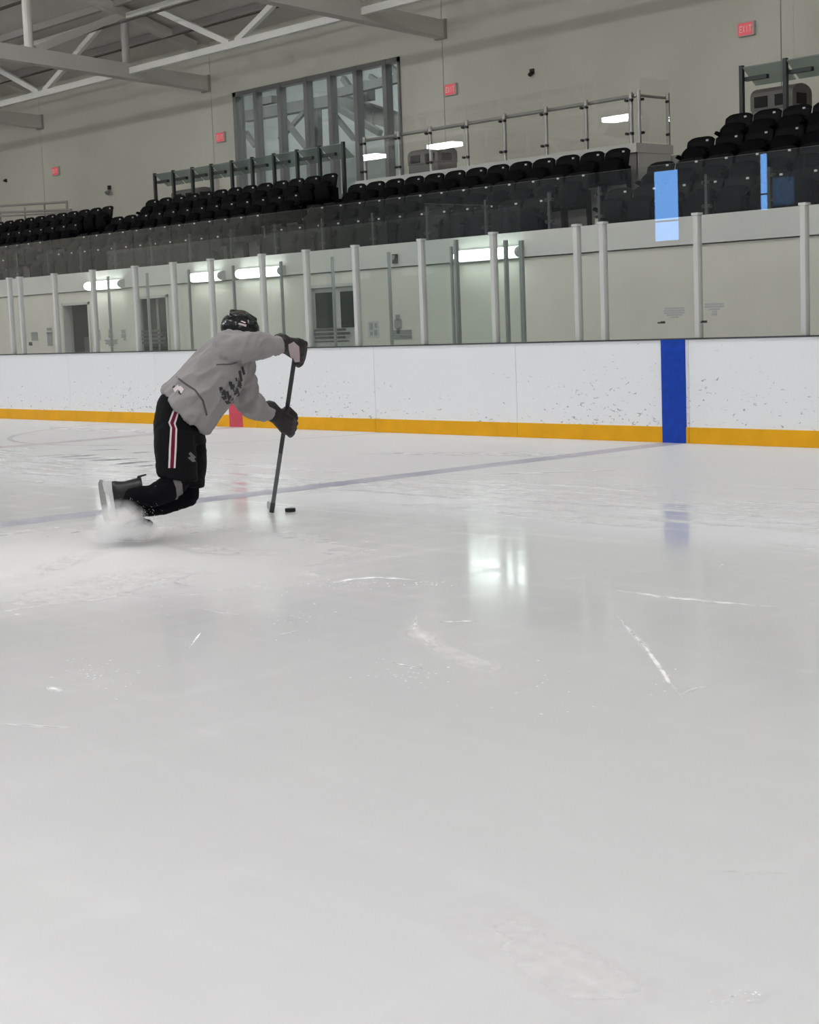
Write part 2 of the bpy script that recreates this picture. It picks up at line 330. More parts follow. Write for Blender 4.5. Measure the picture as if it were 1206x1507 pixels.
# ---- lower wall under the stands with three doorways
wl = empty('wall_under_stand', (0, YW, 0), 'pale cream wall under the seating with doorways', None, None, 'structure')
DOORS = [(-28.22, -27.22, 1.965), (-25.66, -24.56, 2.0), (-20.52, -19.30, 1.985)]
mb = MB(); x = XL
for a, b, h in DOORS:
    mb.box((x, 0, 0), (a, .25, 2.16)); mb.box((a, 0, h), (b, .25, 2.16)); x = b
mb.box((x, 0, 0), (XE, .25, 2.16)); mb.build('wall_face', 'lwall', wl)
MB().box((XL, -.035, 2.175), (XE, .25, 2.52)).build('fascia_beam', 'fascia', wl)
def door(n, a, b, h, label):
    e = empty('door_%d' % n, ((a + b) / 2, YW, 0), label, None, None, 'structure'); hw = (b - a) / 2
    mb = MB(); 
    for s in (-1, 1): mb.box((s * hw, -.03, 0), (s * (hw - .05), .14, h))
    mb.box((-hw, -.03, h), (hw, .14, h - .05)); mb.build('door_frame', 'door', e)
    return e, hw
e, hw = door(1, *DOORS[0], 'dark open doorway near the left end of the lower wall')
MB().box((-hw + .05, .18, 0), (hw - .05, .22, 1.92)).build('door_infill', 'ddark', e)  # dark sheet stands in for the shade of the corridor behind
MB().box((-.05, .165, .0), (hw - .08, .18, 1.30)).build('kick_panel', mat('door_grey', (.05, .06, .06), .5), e)
e, hw = door(2, *DOORS[1], 'dark glazed door reflecting blue windows')
MB().box((-hw + .05, .12, 0), (hw - .05, .16, 1.95)).build('door_infill', 'ddark', e)
MB().box((-.30, .10, .9), (.38, .12, 1.85)).build('door_glass', 'dglass', e)
MB().box((.02, .085, .0), (.09, .12, 1.95)).build('meeting_stile', 'frame', e)
e, hw = door(3, *DOORS[2], 'pale double door with two dark glass lights')
MB().box((-hw + .05, .03, 0), (hw - .12, .08, 1.93)).build('door_infill', 'door', e)
MB().box((hw - .12, .05, 0), (hw - .05, .09, 1.93)).build('door_gap', 'ddark', e)
MB().box((-.52, .015, 1.30), (-.04, .03, 1.86)).build('door_glass', 'dglass', e)
MB().box((.10, .015, 1.30), (.40, .03, 1.86)).build('door_glass', 'dglass', e)

# ---- stands
TR = [2.215, 2.605, 2.99, 3.375]; YR = [17.45, 18.37, 19.285, 20.20]; ZC = 3.77
st = empty('seating_tier', (0, 0, 0), 'stepped grey concrete tiers under the seats', None, None, 'structure')
ys = [YW + .27] + [YR[i] + .33 for i in range(3)] + [20.53]
for i in range(4): MB().box((XL, ys[i], TR[i] - .45), (XE, ys[i + 1] + .2, TR[i])).build('tier', 'tier', st)
tag(MB().box((XL, 20.53, ZC - .4), (XE, YB + .3, ZC)).build('floor_concourse', 'tier'), 'upper concourse floor behind the seats', None, None, 'structure')
AISLES = [(-16.12, -15.24), (-24.05, -23.02), (-32.02, -31.02)]
for k, (a, b) in enumerate(AISLES):
    e = empty('aisle_stairs', ((a + b) / 2, 0, 0), ['pale concrete aisle steps left of the right-hand seating block', 'concrete aisle steps between the middle seats and the drink-rail seats', 'concrete aisle steps at the far left seating block'][k], 'stairs')
    hw = (b - a) / 2; n = 0
    for i in range(4):
        y0 = ys[i + 1]; MB().box((-hw, y0 - .34, TR[i] + .001), (hw, y0 + .02, TR[i] + .195)).build('step', 'step', e)
        MB().box((-hw, y0 - .001, TR[i] - .1), (hw, (ys[i + 2] if i < 3 else 20.9) - .34, (TR + [ZC])[i + 1] + .012)).build('step', 'step', e)
    MB().box((-hw, ys[0], TR[0]), (hw, ys[1] - .34, TR[0] + .012)).build('step', 'step', e)

# wheelchair platform behind the middle block
PX0, PX1 = -22.98, -16.42
pf = empty('viewing_platform', (0, 0, 0), 'raised platform with pale edge behind the middle seats', 'platform')
MB().box((PX0, 19.72, 2.9), (PX1, 20.52, 3.80)).build('platform_deck', 'tier', pf)
MB().box((PX0 - .03, 19.66, 3.79), (PX1 + .03, 19.80, 3.93)).build('platform_curb', 'fascia', pf)
MB().box((PX1 - .1, 19.80, 3.79), (PX1 + .03, 20.55, 3.93)).build('platform_curb', 'fascia', pf)
MB().box((PX1 - .02, 19.72, 3.0), (PX1 + .02, 20.5, 3.80)).build('platform_side', 'fascia', pf)

# ---- back wall (panels with joints, window opening)
JX = [XL, -47.9, -39.93, -32.0, -24.09, -16.08, -8.1, -.1, 7.9, XE]
wb = empty('wall_back', (0, YB, 0), 'tall beige back wall above the stands', None, None, 'structure')
W0, W1, WZ0, WZ1 = -31.10, -25.36, 4.05, 6.75; ZT = 8.2
MB().box((XL, .1, 3), (W0 - .02, .3, ZT)).box((W1 + .02, .1, 3), (XE, .3, ZT)).box((W0 - .02, .1, 3), (W1 + .02, .3, WZ0 - .02)).box((W0 - .02, .1, WZ1 + .02), (W1 + .02, .3, ZT)).build('wall_backing', 'groove', wb)
for a, b in zip(JX[:-1], JX[1:]):
    a += .009; b -= .009; mb = MB()
    if a < W0 and b > W1:
        mb.box((a, 0, 3), (W0, .1, ZT)); mb.box((W1, 0, 3), (b, .1, ZT)); mb.box((W0, 0, 3), (W1, .1, WZ0)); mb.box((W0, 0, WZ1), (W1, .1, ZT))
    else: mb.box((a, 0, 3), (b, .1, ZT))
    mb.build('wall_panel', 'wall', wb)
MB().box((-15.87, -.004, 5.3), (-15.835, 0, ZT)).build('conduit', 'wall', wb)
# window
wn = empty('window_1', (0, YB, 0), 'long grey-framed interior window with seven panes above the seats', None, None, 'structure')
mb = MB().box((W0, -.05, WZ1 - .10), (W1, .12, WZ1)).box((W0, -.05, WZ0), (W1, .12, WZ0 + .1)).box((W0, -.05, WZ0), (W0 + .12, .12, WZ1)).box((W1 - .05, -.05, WZ0), (W1, .12, WZ1))
mb.build('window_frame', 'frame', wn)
mx_ = [W0 + .06] + [at(x, y, YB).x for x, y in ((379, 160), (414, 150), (453, 140), (488, 130), (526, 120), (569, 110))] + [W1 - .03]
for x in mx_[1:-1]: MB().box((x - .075, -.06, WZ0), (x + .045, .12, WZ1)).build('mullion', 'frame', wn)
for a, b in zip(mx_[:-1], mx_[1:]): MB().box((a, .05, WZ0 + .05), (b, .06, WZ1 - .05)).build('pane', 'wglass', wn)
# the hall behind that window
hl = empty('wall_hall', (0, 0, 0), 'pale hall with steel bracing behind the window', None, None, 'structure')
HX0, HX1, HY1, HZ0, HZ1 = -44.0, -20.0, 31.0, 3.4, 9.6
MB().box((HX0, HY1, HZ0), (HX1, HY1 + .2, HZ1)).box((HX0 - .2, YB + .31, HZ0), (HX0, HY1, HZ1)).box((HX1, YB + .31, HZ0), (HX1 + .2, HY1, HZ1)).box((HX0, YB + .31, HZ1), (HX1, HY1, HZ1 + .2)).box((HX0, YB + .31, HZ0 - .2), (HX1, HY1, HZ0)).box((HX0, YB + .31, ZT), (HX1, YB + .35, HZ1)).build('hall_shell', 'room', hl)
def hb(a, b, Y, wd, name='hall_brace'):
    MB().bar(at(*a, Y), at(*b, Y), wd, wd).build(name, 'hallbeam', hl)
hb((360, 172), (492, 148), 29, .30, 'hall_beam'); hb((492, 148), (600, 184), 29.2, .42, 'hall_beam'); hb((500, 137), (600, 112), 28.5, .22, 'hall_beam'); hb((360, 196), (345, 200), 29, .1)
hb((412, 168), (452, 218), 28.6, .13); hb((448, 165), (412, 205), 28.8, .11); hb((468, 158), (470, 235), 30, .16, 'hall_column'); hb((540, 120), (541, 148), 29, .3, 'hall_column'); hb((490, 166), (522, 205), 29, .12); hb((500, 160), (560, 196), 28, .15)
hb((362, 195), (376, 215), 28.8, .13); hb((548, 165), (549, 195), 29, .1); hb((385, 150), (404, 146), 29, .2); hb((505, 115), (520, 135), 29, .14); hb((545, 112), (560, 122), 29, .12); hb((570, 95), (600, 118), 29, .14)
hlp = empty('hall_lamp', (-30, 26.5, HZ1 - .02), 'strip lamp on the ceiling of the hall behind the window', 'ceiling light')
MB().box((-11, -.3, -.06), (7, .3, 0)).build('lamp_lens', 'hallight', hlp)
MB().box((-11.1, -.36, -.03), (7.1, .36, .015)).build('lamp_tray', 'hous', hlp)

# ---- opposite side and ends (seen in reflections)
wo = empty('wall_opposite', (0, -16, 0), 'darkened grey wall on the opposite side of the rink', None, None, 'structure')
MB().box((XL, -.3, 0), (XE, 0, ZT)).build('wall_face', mat('opposite_wall_darkened', (.24, .26, .27), .8, vary=.05, scale=1), wo)  # colour darkened to keep its reflection in the glass dim
tag(MB().box((XL - .3, -16.3, 0), (XL, YB + .3, 16)).build('wall_left', 'wall'), 'beige end wall at the far left', None, None, 'structure')
tag(MB().box((XE, -16.3, 0), (XE + .3, YB + .3, 16)).build('wall_right', 'wall'), 'beige end wall on the right', None, None, 'structure')
def mirror(x, y, Ym, ax, v):
    d = ray(x, y); P = CAM + d * ((Ym - CAM.y) / d.y); d2 = Vector((d.x, -d.y, d.z)); return P + d2 * ((v - P[ax]) / d2[ax])
for k, (x0, x1, y0, y1, mt) in enumerate(((960, 995, 251, 354, 'day'), (1116, 1126, 226, 309, 'day'), (166, 182, 356, 392, 'daywhite'), (222, 238, 364, 389, 'daywhite'), (262, 276, 352, 385, 'daywhite'), (326, 338, 357, 386, 'daywhite'))):
    p = mirror(x0, (y0 + y1) / 2, D, 1, -15.98); q = mirror(x1, (y0 + y1) / 2, D, 1, -15.98)
    zt = mirror((x0 + x1) / 2, y0, D, 1, -15.98).z; zb = mirror((x0 + x1) / 2, y1, D, 1, -15.98).z
    a, b = min(p.x, q.x), max(p.x, q.x)
    if b < XL: continue
    e = empty('window_%d' % (k + 2), ((a + b) / 2, -15.99, zb), 'tall daylight window in the opposite wall', None, None, 'structure'); hw = (b - a) / 2; h = zt - zb
    MB().box((-hw, 0, 0), (hw, .01, h)).build('pane', mt, e)
    mb = MB().box((-hw - .06, 0, -.06), (-hw, .04, h + .06)).box((hw, 0, -.06), (hw + .06, .04, h + .06)).box((-hw, 0, -.06), (hw, .04, 0)).box((-hw, 0, h), (hw, .04, h + .06)); mb.build('window_frame', 'frame', e)
    MB().box((-hw, .01, h * .27), (hw, .03, h * .27 + .05)).build('transom', 'frame', e)

# ---- roof
YC = 3.5; SL = .30
def zr(Y): return 8.03 + SL * (min(YB - Y, Y + 16) if False else (YB - Y if Y > YC else (YB - YC) - (YC - Y)))
rf = empty('ceiling', (0, 0, 0), 'grey steel roof deck over the rink', None, None, 'structure')
for ya, yb in ((YB + .4, YC), (YC, -16.3)):
    MB().add([(XL, ya, zr(ya)), (XE, ya, zr(ya)), (XE, yb, zr(yb)), (XL, yb, zr(yb)), (XL, ya, zr(ya) + .2), (XE, ya, zr(ya) + .2), (XE, yb, zr(yb) + .2), (XL, yb, zr(yb) + .2)], [(0, 1, 2, 3), (4, 7, 6, 5), (0, 4, 5, 1), (2, 6, 7, 3), (1, 5, 6, 2), (0, 3, 7, 4)]).build('roof_deck', 'roof', rf)
y = YB - .9
while y > -15:
    MB().box((XL, y - .06, zr(y) - .16), (XE, y + .06, zr(y))).build('purlin', 'purlin', rf); y -= 1.55
MB().box((XL, 20.2, 7.0 + 1.1), (XE, 20.24, 8.14)).build('sprinkler_pipe', 'pipe', rf)
MB().cyl((XL, 18.9, 8.75), (XE, 18.9, 8.75), .035).build('sprinkler_pipe', 'pipe', rf)
MB().cyl((XL, 21.9, 8.05), (XE, 21.9, 8.05), .02).build('sprinkler_pipe', 'pipe', rf)
MB().cyl((XL, 17.6, 9.2), (XE, 17.6, 9.2), .03).build('sprinkler_pipe', 'pipe', rf)

# ---- roof trusses across the rink
TX = [-47.9, -39.90, -32.16, -24.10, -16.1, -8.1, -.1]
YO = -16.0
def zc(Y): return 7.09 + .06 * ((YB - Y) if Y > YC else (YB - YC) - (YC - Y))
TL = ['white steel roof truss at the far left end of the hall', 'roof truss whose chord end shows at the left edge', 'roof truss with round posts, chord ending left of the window', 'roof truss whose chord ends right of the window', 'roof truss above the right-hand stairs', 'roof truss above the right-hand seats', 'roof truss above the camera side']
first = None
for k, X in enumerate(TX):
    if first is None:
        e = first = empty('roof_truss', (X, 0, 0), TL[k], 'roof truss', 'roof trusses across the rink')
        mb = MB(); mb.bar((0, YB - .02, zc(YB)), (0, YC, zc(YC)), .26, .33); mb.bar((0, YC, zc(YC)), (0, YO + .02, zc(YO)), .26, .33); mb.build('bottom_chord', 'beam', e)
        MB().box((-.16, YB - .06, zc(YB) - .19), (.16, YB - .0, zc(YB) + .19)).build('bearing_plate', 'purlin', e)
        mb = MB(); mb.bar((0, YB - .3, zr(YB) - .1), (0, YC, zr(YC) - .2), .22, .22); mb.bar((0, YC, zr(YC) - .2), (0, YO + .3, zr(YO) - .1), .22, .22); mb.build('top_chord', 'beam', e)
        y = 20.82; ps = []
        while y > -14.5: ps.append(y); y -= 2.45
        for i, y in enumerate(ps):
            MB().cyl((0, y, zc(y) + .1), (0, y, zr(y) - .2), .10 if i % 2 else .09, n=12).build('vertical_post', 'strut' if i % 2 else 'tube', e, smooth=False)
            if i < len(ps) - 1:
                y2 = ps[i + 1]
                up, dn = ((y, y2) if y2 > YC else (y2, y))
                MB().bar((0, y2 + .15 if y2 > YC else y - .15, zc(y2 if y2 > YC else y) + .15), (0, (y if y2 > YC else y2), zr(y if y2 > YC else y2) - .2), .2, .16).build('diagonal', 'beam', e)
    else: tag(copy_tree(first, (X, 0, 0)), TL[k])
# white bridging trusses along the hall
ZN = 7.22
for k, Y in enumerate((20.86, 13.5, 6.0, -1.5, -9.0)):
    zb = zc(Y) + .0 if k else ZN
    e = empty('bridging_truss', (0, Y, 0), ['white lattice bracing truss nearest the back wall', 'white lattice bracing truss over the near boards', 'white lattice bracing truss over the ice', 'white lattice bracing truss above the camera', 'white lattice bracing truss behind the camera'][k], 'bracing', 'bracing trusses along the hall')
    MB().box((XL + .1, -.06, zb - .07), (XE - 8.5, .06, zb + .07)).build('bottom_chord', 'strut', e)
    MB().box((XL + .1, -.06, zr(Y) - .3), (XE - 8.5, .06, zr(Y) - .18)).build('top_chord', 'strut', e)
    for a, b in zip(TX[:-1], TX[1:]):
        c = (a + b) / 2
        for s in (-1, 1):
            MB().bar((c + s * .12, 0, zb + .05), (c + s * 2.9, 0, zr(Y) - .24), .10, .12).build('diagonal', 'strut', e)

# ---- high-bay lights over the ice
first = None; n = 0
for j, Y in enumerate((-.55, 10.0, -8.2)):  # board-side row is added to brighten the boards and nearby ice
    for i in range(14):
        X = -33.9 + 4.04 * (i - 3); Z = (7.5, 10.2, 7.5)[j]
        if (j == 0 and i == 2) or (j == 2 and i % 2): continue
        lab = 'white high-bay lamp, %s from the left in the %s row over the ice' % (ORD[i], ('middle', 'added board-side', 'rear')[j])
        if first is None:
            e = first = empty('high_bay_light', (X, Y, Z), lab, 'ceiling light', 'high-bay lights over the ice')
            MB().box((-.62, -.27, -.13), (.62, .27, 0)).build('lens', 'hb', e)
            MB().box((-.66, -.31, .002), (.66, .31, .1)).build('housing', 'hous', e)
            for s in (-1, 1): MB().cyl((s * .5, 0, .1), (s * .5, 0, .75), .008, n=6).build('hanger_rod', 'hous', e)
        else: tag(copy_tree(first, (X, Y, Z)), lab)

# ================================================================== RINK BOARDS
PX = sorted([XB + v for v in (1.54, .27, -.98, -1.35, -2.62, -3.83, -5.05, -6.03, -6.97, -8.15, -9.07, -10.07, -11.25, -12.4, -13.5, -13.85)])
PX = [PX[0] - 1.22 * k for k in range(12, 0, -1)] + PX + [PX[-1] + 1.22 * k for k in range(1, 8)]
X0, X1 = PX[0] - .6, PX[-1] + .6
rb = empty('rink_boards', (0, D, 0), 'white rink side boards with yellow kickplate and glass above', 'rink boards')
HB = 1.0696; KZ = .165
seams = [X0]
while seams[-1] + 2.44 < X1: seams.append(seams[-1] + 2.44)
seams.append(X1)
MB().box((X0, .03, 0), (X1, .11, HB - .03)).build('board_core', 'gpost', rb)
for a, b in zip(seams[:-1], seams[1:]):
    MB().box((a + .003, 0, KZ - .005), (b - .003, .04, HB - .014)).build('board_panel', 'board', rb)
    MB().box((a + .003, -.012, .0), (b - .003, .03, KZ)).build('kickplate', 'yellow', rb, bevel=.004)
MB().box((X0, -.012, HB - .014), (X1, .13, HB)).build('cap_rail', 'sill', rb)
MB().box((XB - .1524, -.0165, .0), (XB + .1524, 0, HB - .012)).build('blue_stripe', 'blue', rb)
MB().box((XR - .1524, -.0165, .0), (XR + .1524, 0, HB - .012)).build('red_stripe', 'red', rb)
pm = None
for x in PX:
    if pm is None:
        o = MB().box((-.029, -.02, 0), (.029, .055, 1.225)).build('post', 'post', rb, bevel=.006); pm = o.data
        c = MB().box((-.04, -.026, 1.225), (.04, .061, 1.25)).build('post_cap', 'post', rb); cm = c.data
    else: o = obj('post', pm, 'post', rb); c = obj('post_cap', cm, 'post', rb)
    for q in (o, c): q.location = (x, .06, HB)
for a, b in zip(PX[:-1], PX[1:]): MB().box((a + .006, .07, HB), (b - .006, .083, HB + 1.765)).build('glass_pane', 'glass', rb)
# ---- players' bench glass
XG = XB - 3.83; YG = 15.06
bg = empty('bench_shield', (XG, YG, 0), 'green-tinted glass shield round the back of the players bench', 'glass screen')
bx = [0] + [at(x, 470, YG).x - XG for x in (668, 576, 493)]
while bx[-1] > -8.6: bx.append(bx[-1] - 1.2)
for i, x in enumerate(bx): MB().box((x - (.014 if i else .028), -.02, 0), (x + (.014 if i else .028), .02, 2.31)).build('post', 'gpost', bg)
for yy in (13.92 - YG, 14.78 - YG): MB().box((-.018, yy - .025, 0), (.018, yy + .025, 2.31)).build('post', 'gpost', bg)
for a, b in zip(bx[1:], bx[:-1]): MB().box((a + .01, -.006, 1.0), (b - .01, .006, 2.735)).build('glass_pane', 'bglass', bg)
yy = [D + .14 - YG, 13.92 - YG, 14.78 - YG, 0]
for a, b in zip(yy[:-1], yy[1:]): MB().box((-.006, a + .01, 1.0), (.006, b - .01, 2.735)).build('glass_pane', 'bglass', bg)
MB().box((bx[-1] - .05, -.05, 0), (.05, .05, 1.0)).build('low_wall', 'board', bg)
MB().box((-.05, yy[0], 0), (.05, -.05, 1.0)).build('low_wall', 'board', bg)

# ---- wall tube lights
for k, (xa, xb_, lab) in enumerate(((-27.12, -25.92, 'white tube light on the wall between the two left doorways'), (-23.66, -22.78, 'short tube light on the wall left of the skater\'s helmet'), (-22.30, -21.12, 'white tube light on the wall above the skater\'s helmet'), (-17.03, -15.78, 'bright tube light on the wall behind the bench corner'))):
    e = empty('tube_light', ((xa + xb_) / 2, YW - .035, 2.25), lab, 'wall light', 'tube lights under the stands'); hw = (xb_ - xa) / 2
    MB().box((-hw - .02, -.03, -.085), (hw + .02, 0, .085)).build('back_plate', 'hous', e)
    pts = [(-.03 - .10 * math.sin(t), -.072 * math.cos(t)) for t in (math.pi * i / 8 for i in range(9))]
    MB().prism(pts, 0, -hw, hw - .04).build('lens', 'tubel', e)
    pts = [(-.03 - .108 * math.sin(t), -.08 * math.cos(t)) for t in (math.pi * i / 8 for i in range(9))]
    MB().prism(pts, 0, hw - .04, hw + .02).build('end_cap', 'hous', e); MB().prism(pts, 0, -hw - .025, -hw).build('end_cap', 'hous', e)

# ---- low glass rail on the fascia in front of the seats
rl = empty('front_glass_rail', (0, YW + .08, 2.52), 'low clamped glass rail along the front of the seating', 'glass railing')
rx = sorted([at(x, 300, YW + .08).x for x in (809, 883, 1041, 1134)])
d_ = 1.22
rx = [rx[0] - d_ * k for k in range(18, 0, -1)] + rx + [rx[-1] + d_ * k for k in range(1, 4)]
for x in rx:
    MB().box((x - .02, -.02, 0), (x + .02, .02, .5)).build('post', 'darkpost', rl)
    for zz in (.11, .40):
        for s in (-1, 1): MB().cyl((x + s * .045, -.03, zz), (x + s * .045, .03, zz), .022, n=8).build('clamp', 'bolt', rl)
for a, b in zip(rx[:-1], rx[1:]): MB().box((a + .04, -.006, .04), (b - .04, .006, .62)).build('glass_pane', 'fglass', rl)

# ---- tall balustrade of the platform
bl = empty('platform_balustrade', (0, 19.74, 3.93), 'glass balustrade with steel posts and handrail on the raised platform', 'balustrade')
px_ = [at(x, y, 19.74).x for x, y in ((536, 270), (586, 255), (632, 245), (686, 240), (741, 230), (802, 220), (861, 212), (927, 205))]
for x in px_:
    MB().cyl((x, .05, 0), (x, .05, .78), .034, n=12).build('post', 'steel', bl)
    for zz in (.16, .66):
        for s in (-1, 1): MB().cyl((x + s * .05, -.025, zz), (x + s * .05, .03, zz), .022, n=8).build('clamp', 'bolt', bl)
for a, b in zip(px_[:-1], px_[1:]): MB().box((a + .02, -.006, .03), (b - .02, .006, 1.02)).build('glass_pane', 'rglass', bl)
MB().cyl((px_[0], .11, .73), (px_[-1] + .1, .11, .73), .03, n=10).build('handrail', 'steel', bl)
xs_ = PX1 - .02
for y_ in (.06, .76): MB().cyl((xs_, y_, 0), (xs_, y_, .8), .032, n=12).build('post', 'steel', bl)
MB().box((xs_ + .03, .06, .03), (xs_ + .042, .74, .98)).build('glass_pane', 'rglass', bl)
MB().cyl((xs_ - .05, .04, .73), (xs_ - .05, .8, .73), .023, n=10).build('handrail', 'steel', bl)
for zz in (.16, .66):
    for y_ in (.1, .70): MB().cyl((xs_ + .01, y_, zz), (xs_ + .06, y_, zz), .022, n=8).build('clamp', 'bolt', bl)

# ---- drink rails behind the top rows
def drink_rail(xs, label, zt=4.80):
    e = empty('drink_rail', (0, 20.62, ZC), label, 'drink rail')
    for x in xs: MB().box((x - .03, -.03, -.05), (x + .03, .03, zt + .04 - ZC)).build('post', 'darkpost', e)
    for a, b in zip(xs[:-1], xs[1:]):
        h = zt - ZC
        MB().add([(a + .032, -.02, h), (b - .032, -.02, h), (b - .032, .30, h - .24), (a + .032, .30, h - .24), (a + .032, -.01, h + .016), (b - .032, -.01, h + .016), (b - .032, .31, h - .224), (a + .032, .31, h - .224)],
                 [(0, 1, 2, 3), (4, 7, 6, 5), (0, 4, 5, 1), (1, 5, 6, 2), (2, 6, 7, 3), (3, 7, 4, 0)]).build('counter_panel', 'shelf', e)
        MB().box((a + .03, .03, h - .19), (a + .42, .10, h - .13)).build('bracket_bar', 'darkpost', e)
    return e
drink_rail([at(x, y, 20.62).x for x, y in ((228, 262), (255, 257), (283, 252), (311, 247), (341, 241), (371, 235), (403, 229), (437, 223), (470, 217), (505, 210))], 'dark-posted glass drink rail in front of the long window')
drink_rail([at(1092, 98, 20.62).x + .78 * k for k in range(8)], 'dark-posted glass drink rail behind the right-hand seats', 4.93)

# ---- seats
def seat_proto():
    e = empty('stadium_seat', (0, 0, 0))
    def shell(name, w_, z0, z1, yf, th, mt, rad, nx=8, nz=6, curve=.03):
        vs = []; fs = []
        for side in (0, 1):
            for j in range(nz + 1):
                t = j / nz; z = z0 + (z1 - z0) * t
                for i in range(nx + 1):
                    u = -1 + 2 * i / nx; ww = w_ / 2
                    top = max(0, (z - (z1 - rad)) / rad); zz = z - (rad * .55) * (abs(u) ** 4) * top
                    if t < .2: ww *= .92 + .4 * t
                    y = yf(t) - curve * u * u + (th if side else 0)
                    vs.append((u * ww, y, zz))
        N = (nx + 1) * (nz + 1)
        for j in range(nz):
            for i in range(nx):
                a = j * (nx + 1) + i; fs.append((a, a + 1, a + nx + 2, a + nx + 1)); fs.append((N + a + 1, N + a, N + a + nx + 1, N + a + nx + 2))
        for i in range(nx): fs.append((i + 1, i, N + i, N + i + 1)); a = nz * (nx + 1) + i; fs.append((a, a + 1, N + a + 1, N + a))
        for j in range(nz): a = j * (nx + 1); fs.append((a, a + nx + 1, N + a + nx + 1, N + a)); a += nx; fs.append((a + nx + 1, a, N + a, N + a + nx + 1))
        return MB().add(vs, fs).build(name, mt, e, smooth=True)
    shell('backrest', .47, .36, .85, lambda t: -.02 + .09 * t, .03, 'seat', .10)
    shell('seat_pan', .42, .34, .70, lambda t: -.16 + .05 * t - .05 * math.sin(t * 3), .035, 'pan', .08, curve=-.02)
    for s in (-1, 1):
        MB().prism([(-.02, 0), (.06, 0), (.05, .56), (-.20, .60), (-.24, .56), (-.05, .50)], 0, s * .236 - .013, s * .236 + .013).build('side_standard', 'pan', e)
    MB().box((.095, -.012 + .06, .775), (.135, .035, .80)).build('number_plate', 'tag', e)
    MB().box((-.21, -.0, .30), (.21, .04, .36)).build('cross_beam', 'pan', e)
    return e
proto = None; ROWN = ['front', 'second', 'third', 'top']
def seats(xs, rows, lab, grp):
    global proto
    for r in rows:
        for i, x in enumerate(xs[r] if isinstance(xs, dict) else xs):
            loc = (x, YR[r] - .03, TR[r]); l = lab % (ROWN[r], ORD[i])
            if proto is None: proto = seat_proto(); e = proto; e.location = loc
            else: e = copy_tree(proto, loc)
            tag(e, l, 'seat', grp)
P_ = .508
cx0 = -14.79 - .115
seats([cx0 + .02 + P_ * i for i in range(9)], (0, 1, 2, 3), 'black folding seat, right-hand block, %s row, %s from the stairs', 'seats of the right-hand block')
bx0 = -16.34 - .115
seats([bx0 - P_ * i for i in range(13)], (0, 1, 2), 'black folding seat, middle block, %s row, %s from the right', 'seats of the middle block')
ax0 = -24.42
seats([ax0 - P_ * i for i in range(13)], (0, 1, 2, 3), 'black folding seat below the long drink rail, %s row, %s from the right', 'seats below the long drink rail')
zx0 = -32.35
seats([zx0 - P_ * i for i in range(14)], (0, 1, 2, 3), 'black folding seat, far left block, %s row, %s from the right', 'seats of the far left block')
# far-left block continues low: a dark step wall and ramp rails
rr = empty('ramp_railing', (0, 21.4, ZC), 'brown tube railing of the ramp behind the far left seats', 'railing')
def tube(pts, r, name, mt, par):
    for a, b in zip(pts[:-1], pts[1:]): MB().cyl(a, b, r, n=8).build(name, mt, par)
tube([(-40.5, 0, 1.08), (-36.1, 0, .87), (-36.1, 0, .62)], .03, 'rail', 'purlin', rr)
tube([(-40.5, 0, .92), (-35.9, 0, .66)], .03, 'rail', 'purlin', rr); tube([(-40.5, -.15, .80), (-34.2, -.15, .52)], .025, 'rail', 'purlin', rr)
for x in (-39.5, -38.2, -37.2, -36.1): MB().cyl((x, 0, 0), (x, 0, .9), .022, n=8).build('rail_post', 'purlin', rr)

# ---- bins
def bin_(x, y, w_, h, label):
    e = empty('litter_bin', (x, y, ZC), label, 'bin', 'litter bins on the concourse'); d = .5
    MB().box((-w_ / 2, -d / 2, 0), (w_ / 2, d / 2, h * .62)).build('bin_body', 'bin', e, bevel=.02)
    pts = [(-d / 2, h * .62), (d / 2, h * .62), (d / 2, h * .85)] + [(d / 2 * math.cos(t), h * .85 + h * .15 * math.sin(t)) for t in (math.pi * i / 8 for i in range(1, 8))] + [(-d / 2, h * .85)]
    MB().prism(pts, 0, -w_ / 2 - .01, w_ / 2 + .01).build('bin_hood', 'bin', e)
    for s in (-1, 1): MB().box((s * w_ * .25 - w_ * .16, -d / 2 - .012, h * .66), (s * w_ * .25 + w_ * .16, -d / 2, h * .84)).build('bin_opening', 'hole', e)
    for s in (-1, 1): MB().box((s * (w_ / 2 + .012) - .006, -d * .3, h * .66), (s * (w_ / 2 + .012) + .006, d * .2, h * .84)).build('bin_opening', 'hole', e)
p = at(637, 240, 21.2); bin_(p.x, 21.2, .80, .78, 'grey hooded litter bin behind the platform glass')
p = at(284, 285, 21.2); bin_(p.x, 21.2, .95, .70, 'grey litter bin under the drink rail near the left seats')
p = at(1150, 145, 21.2); bin_(p.x, 21.2, .74, .90, 'grey litter bin behind the right-hand seats')

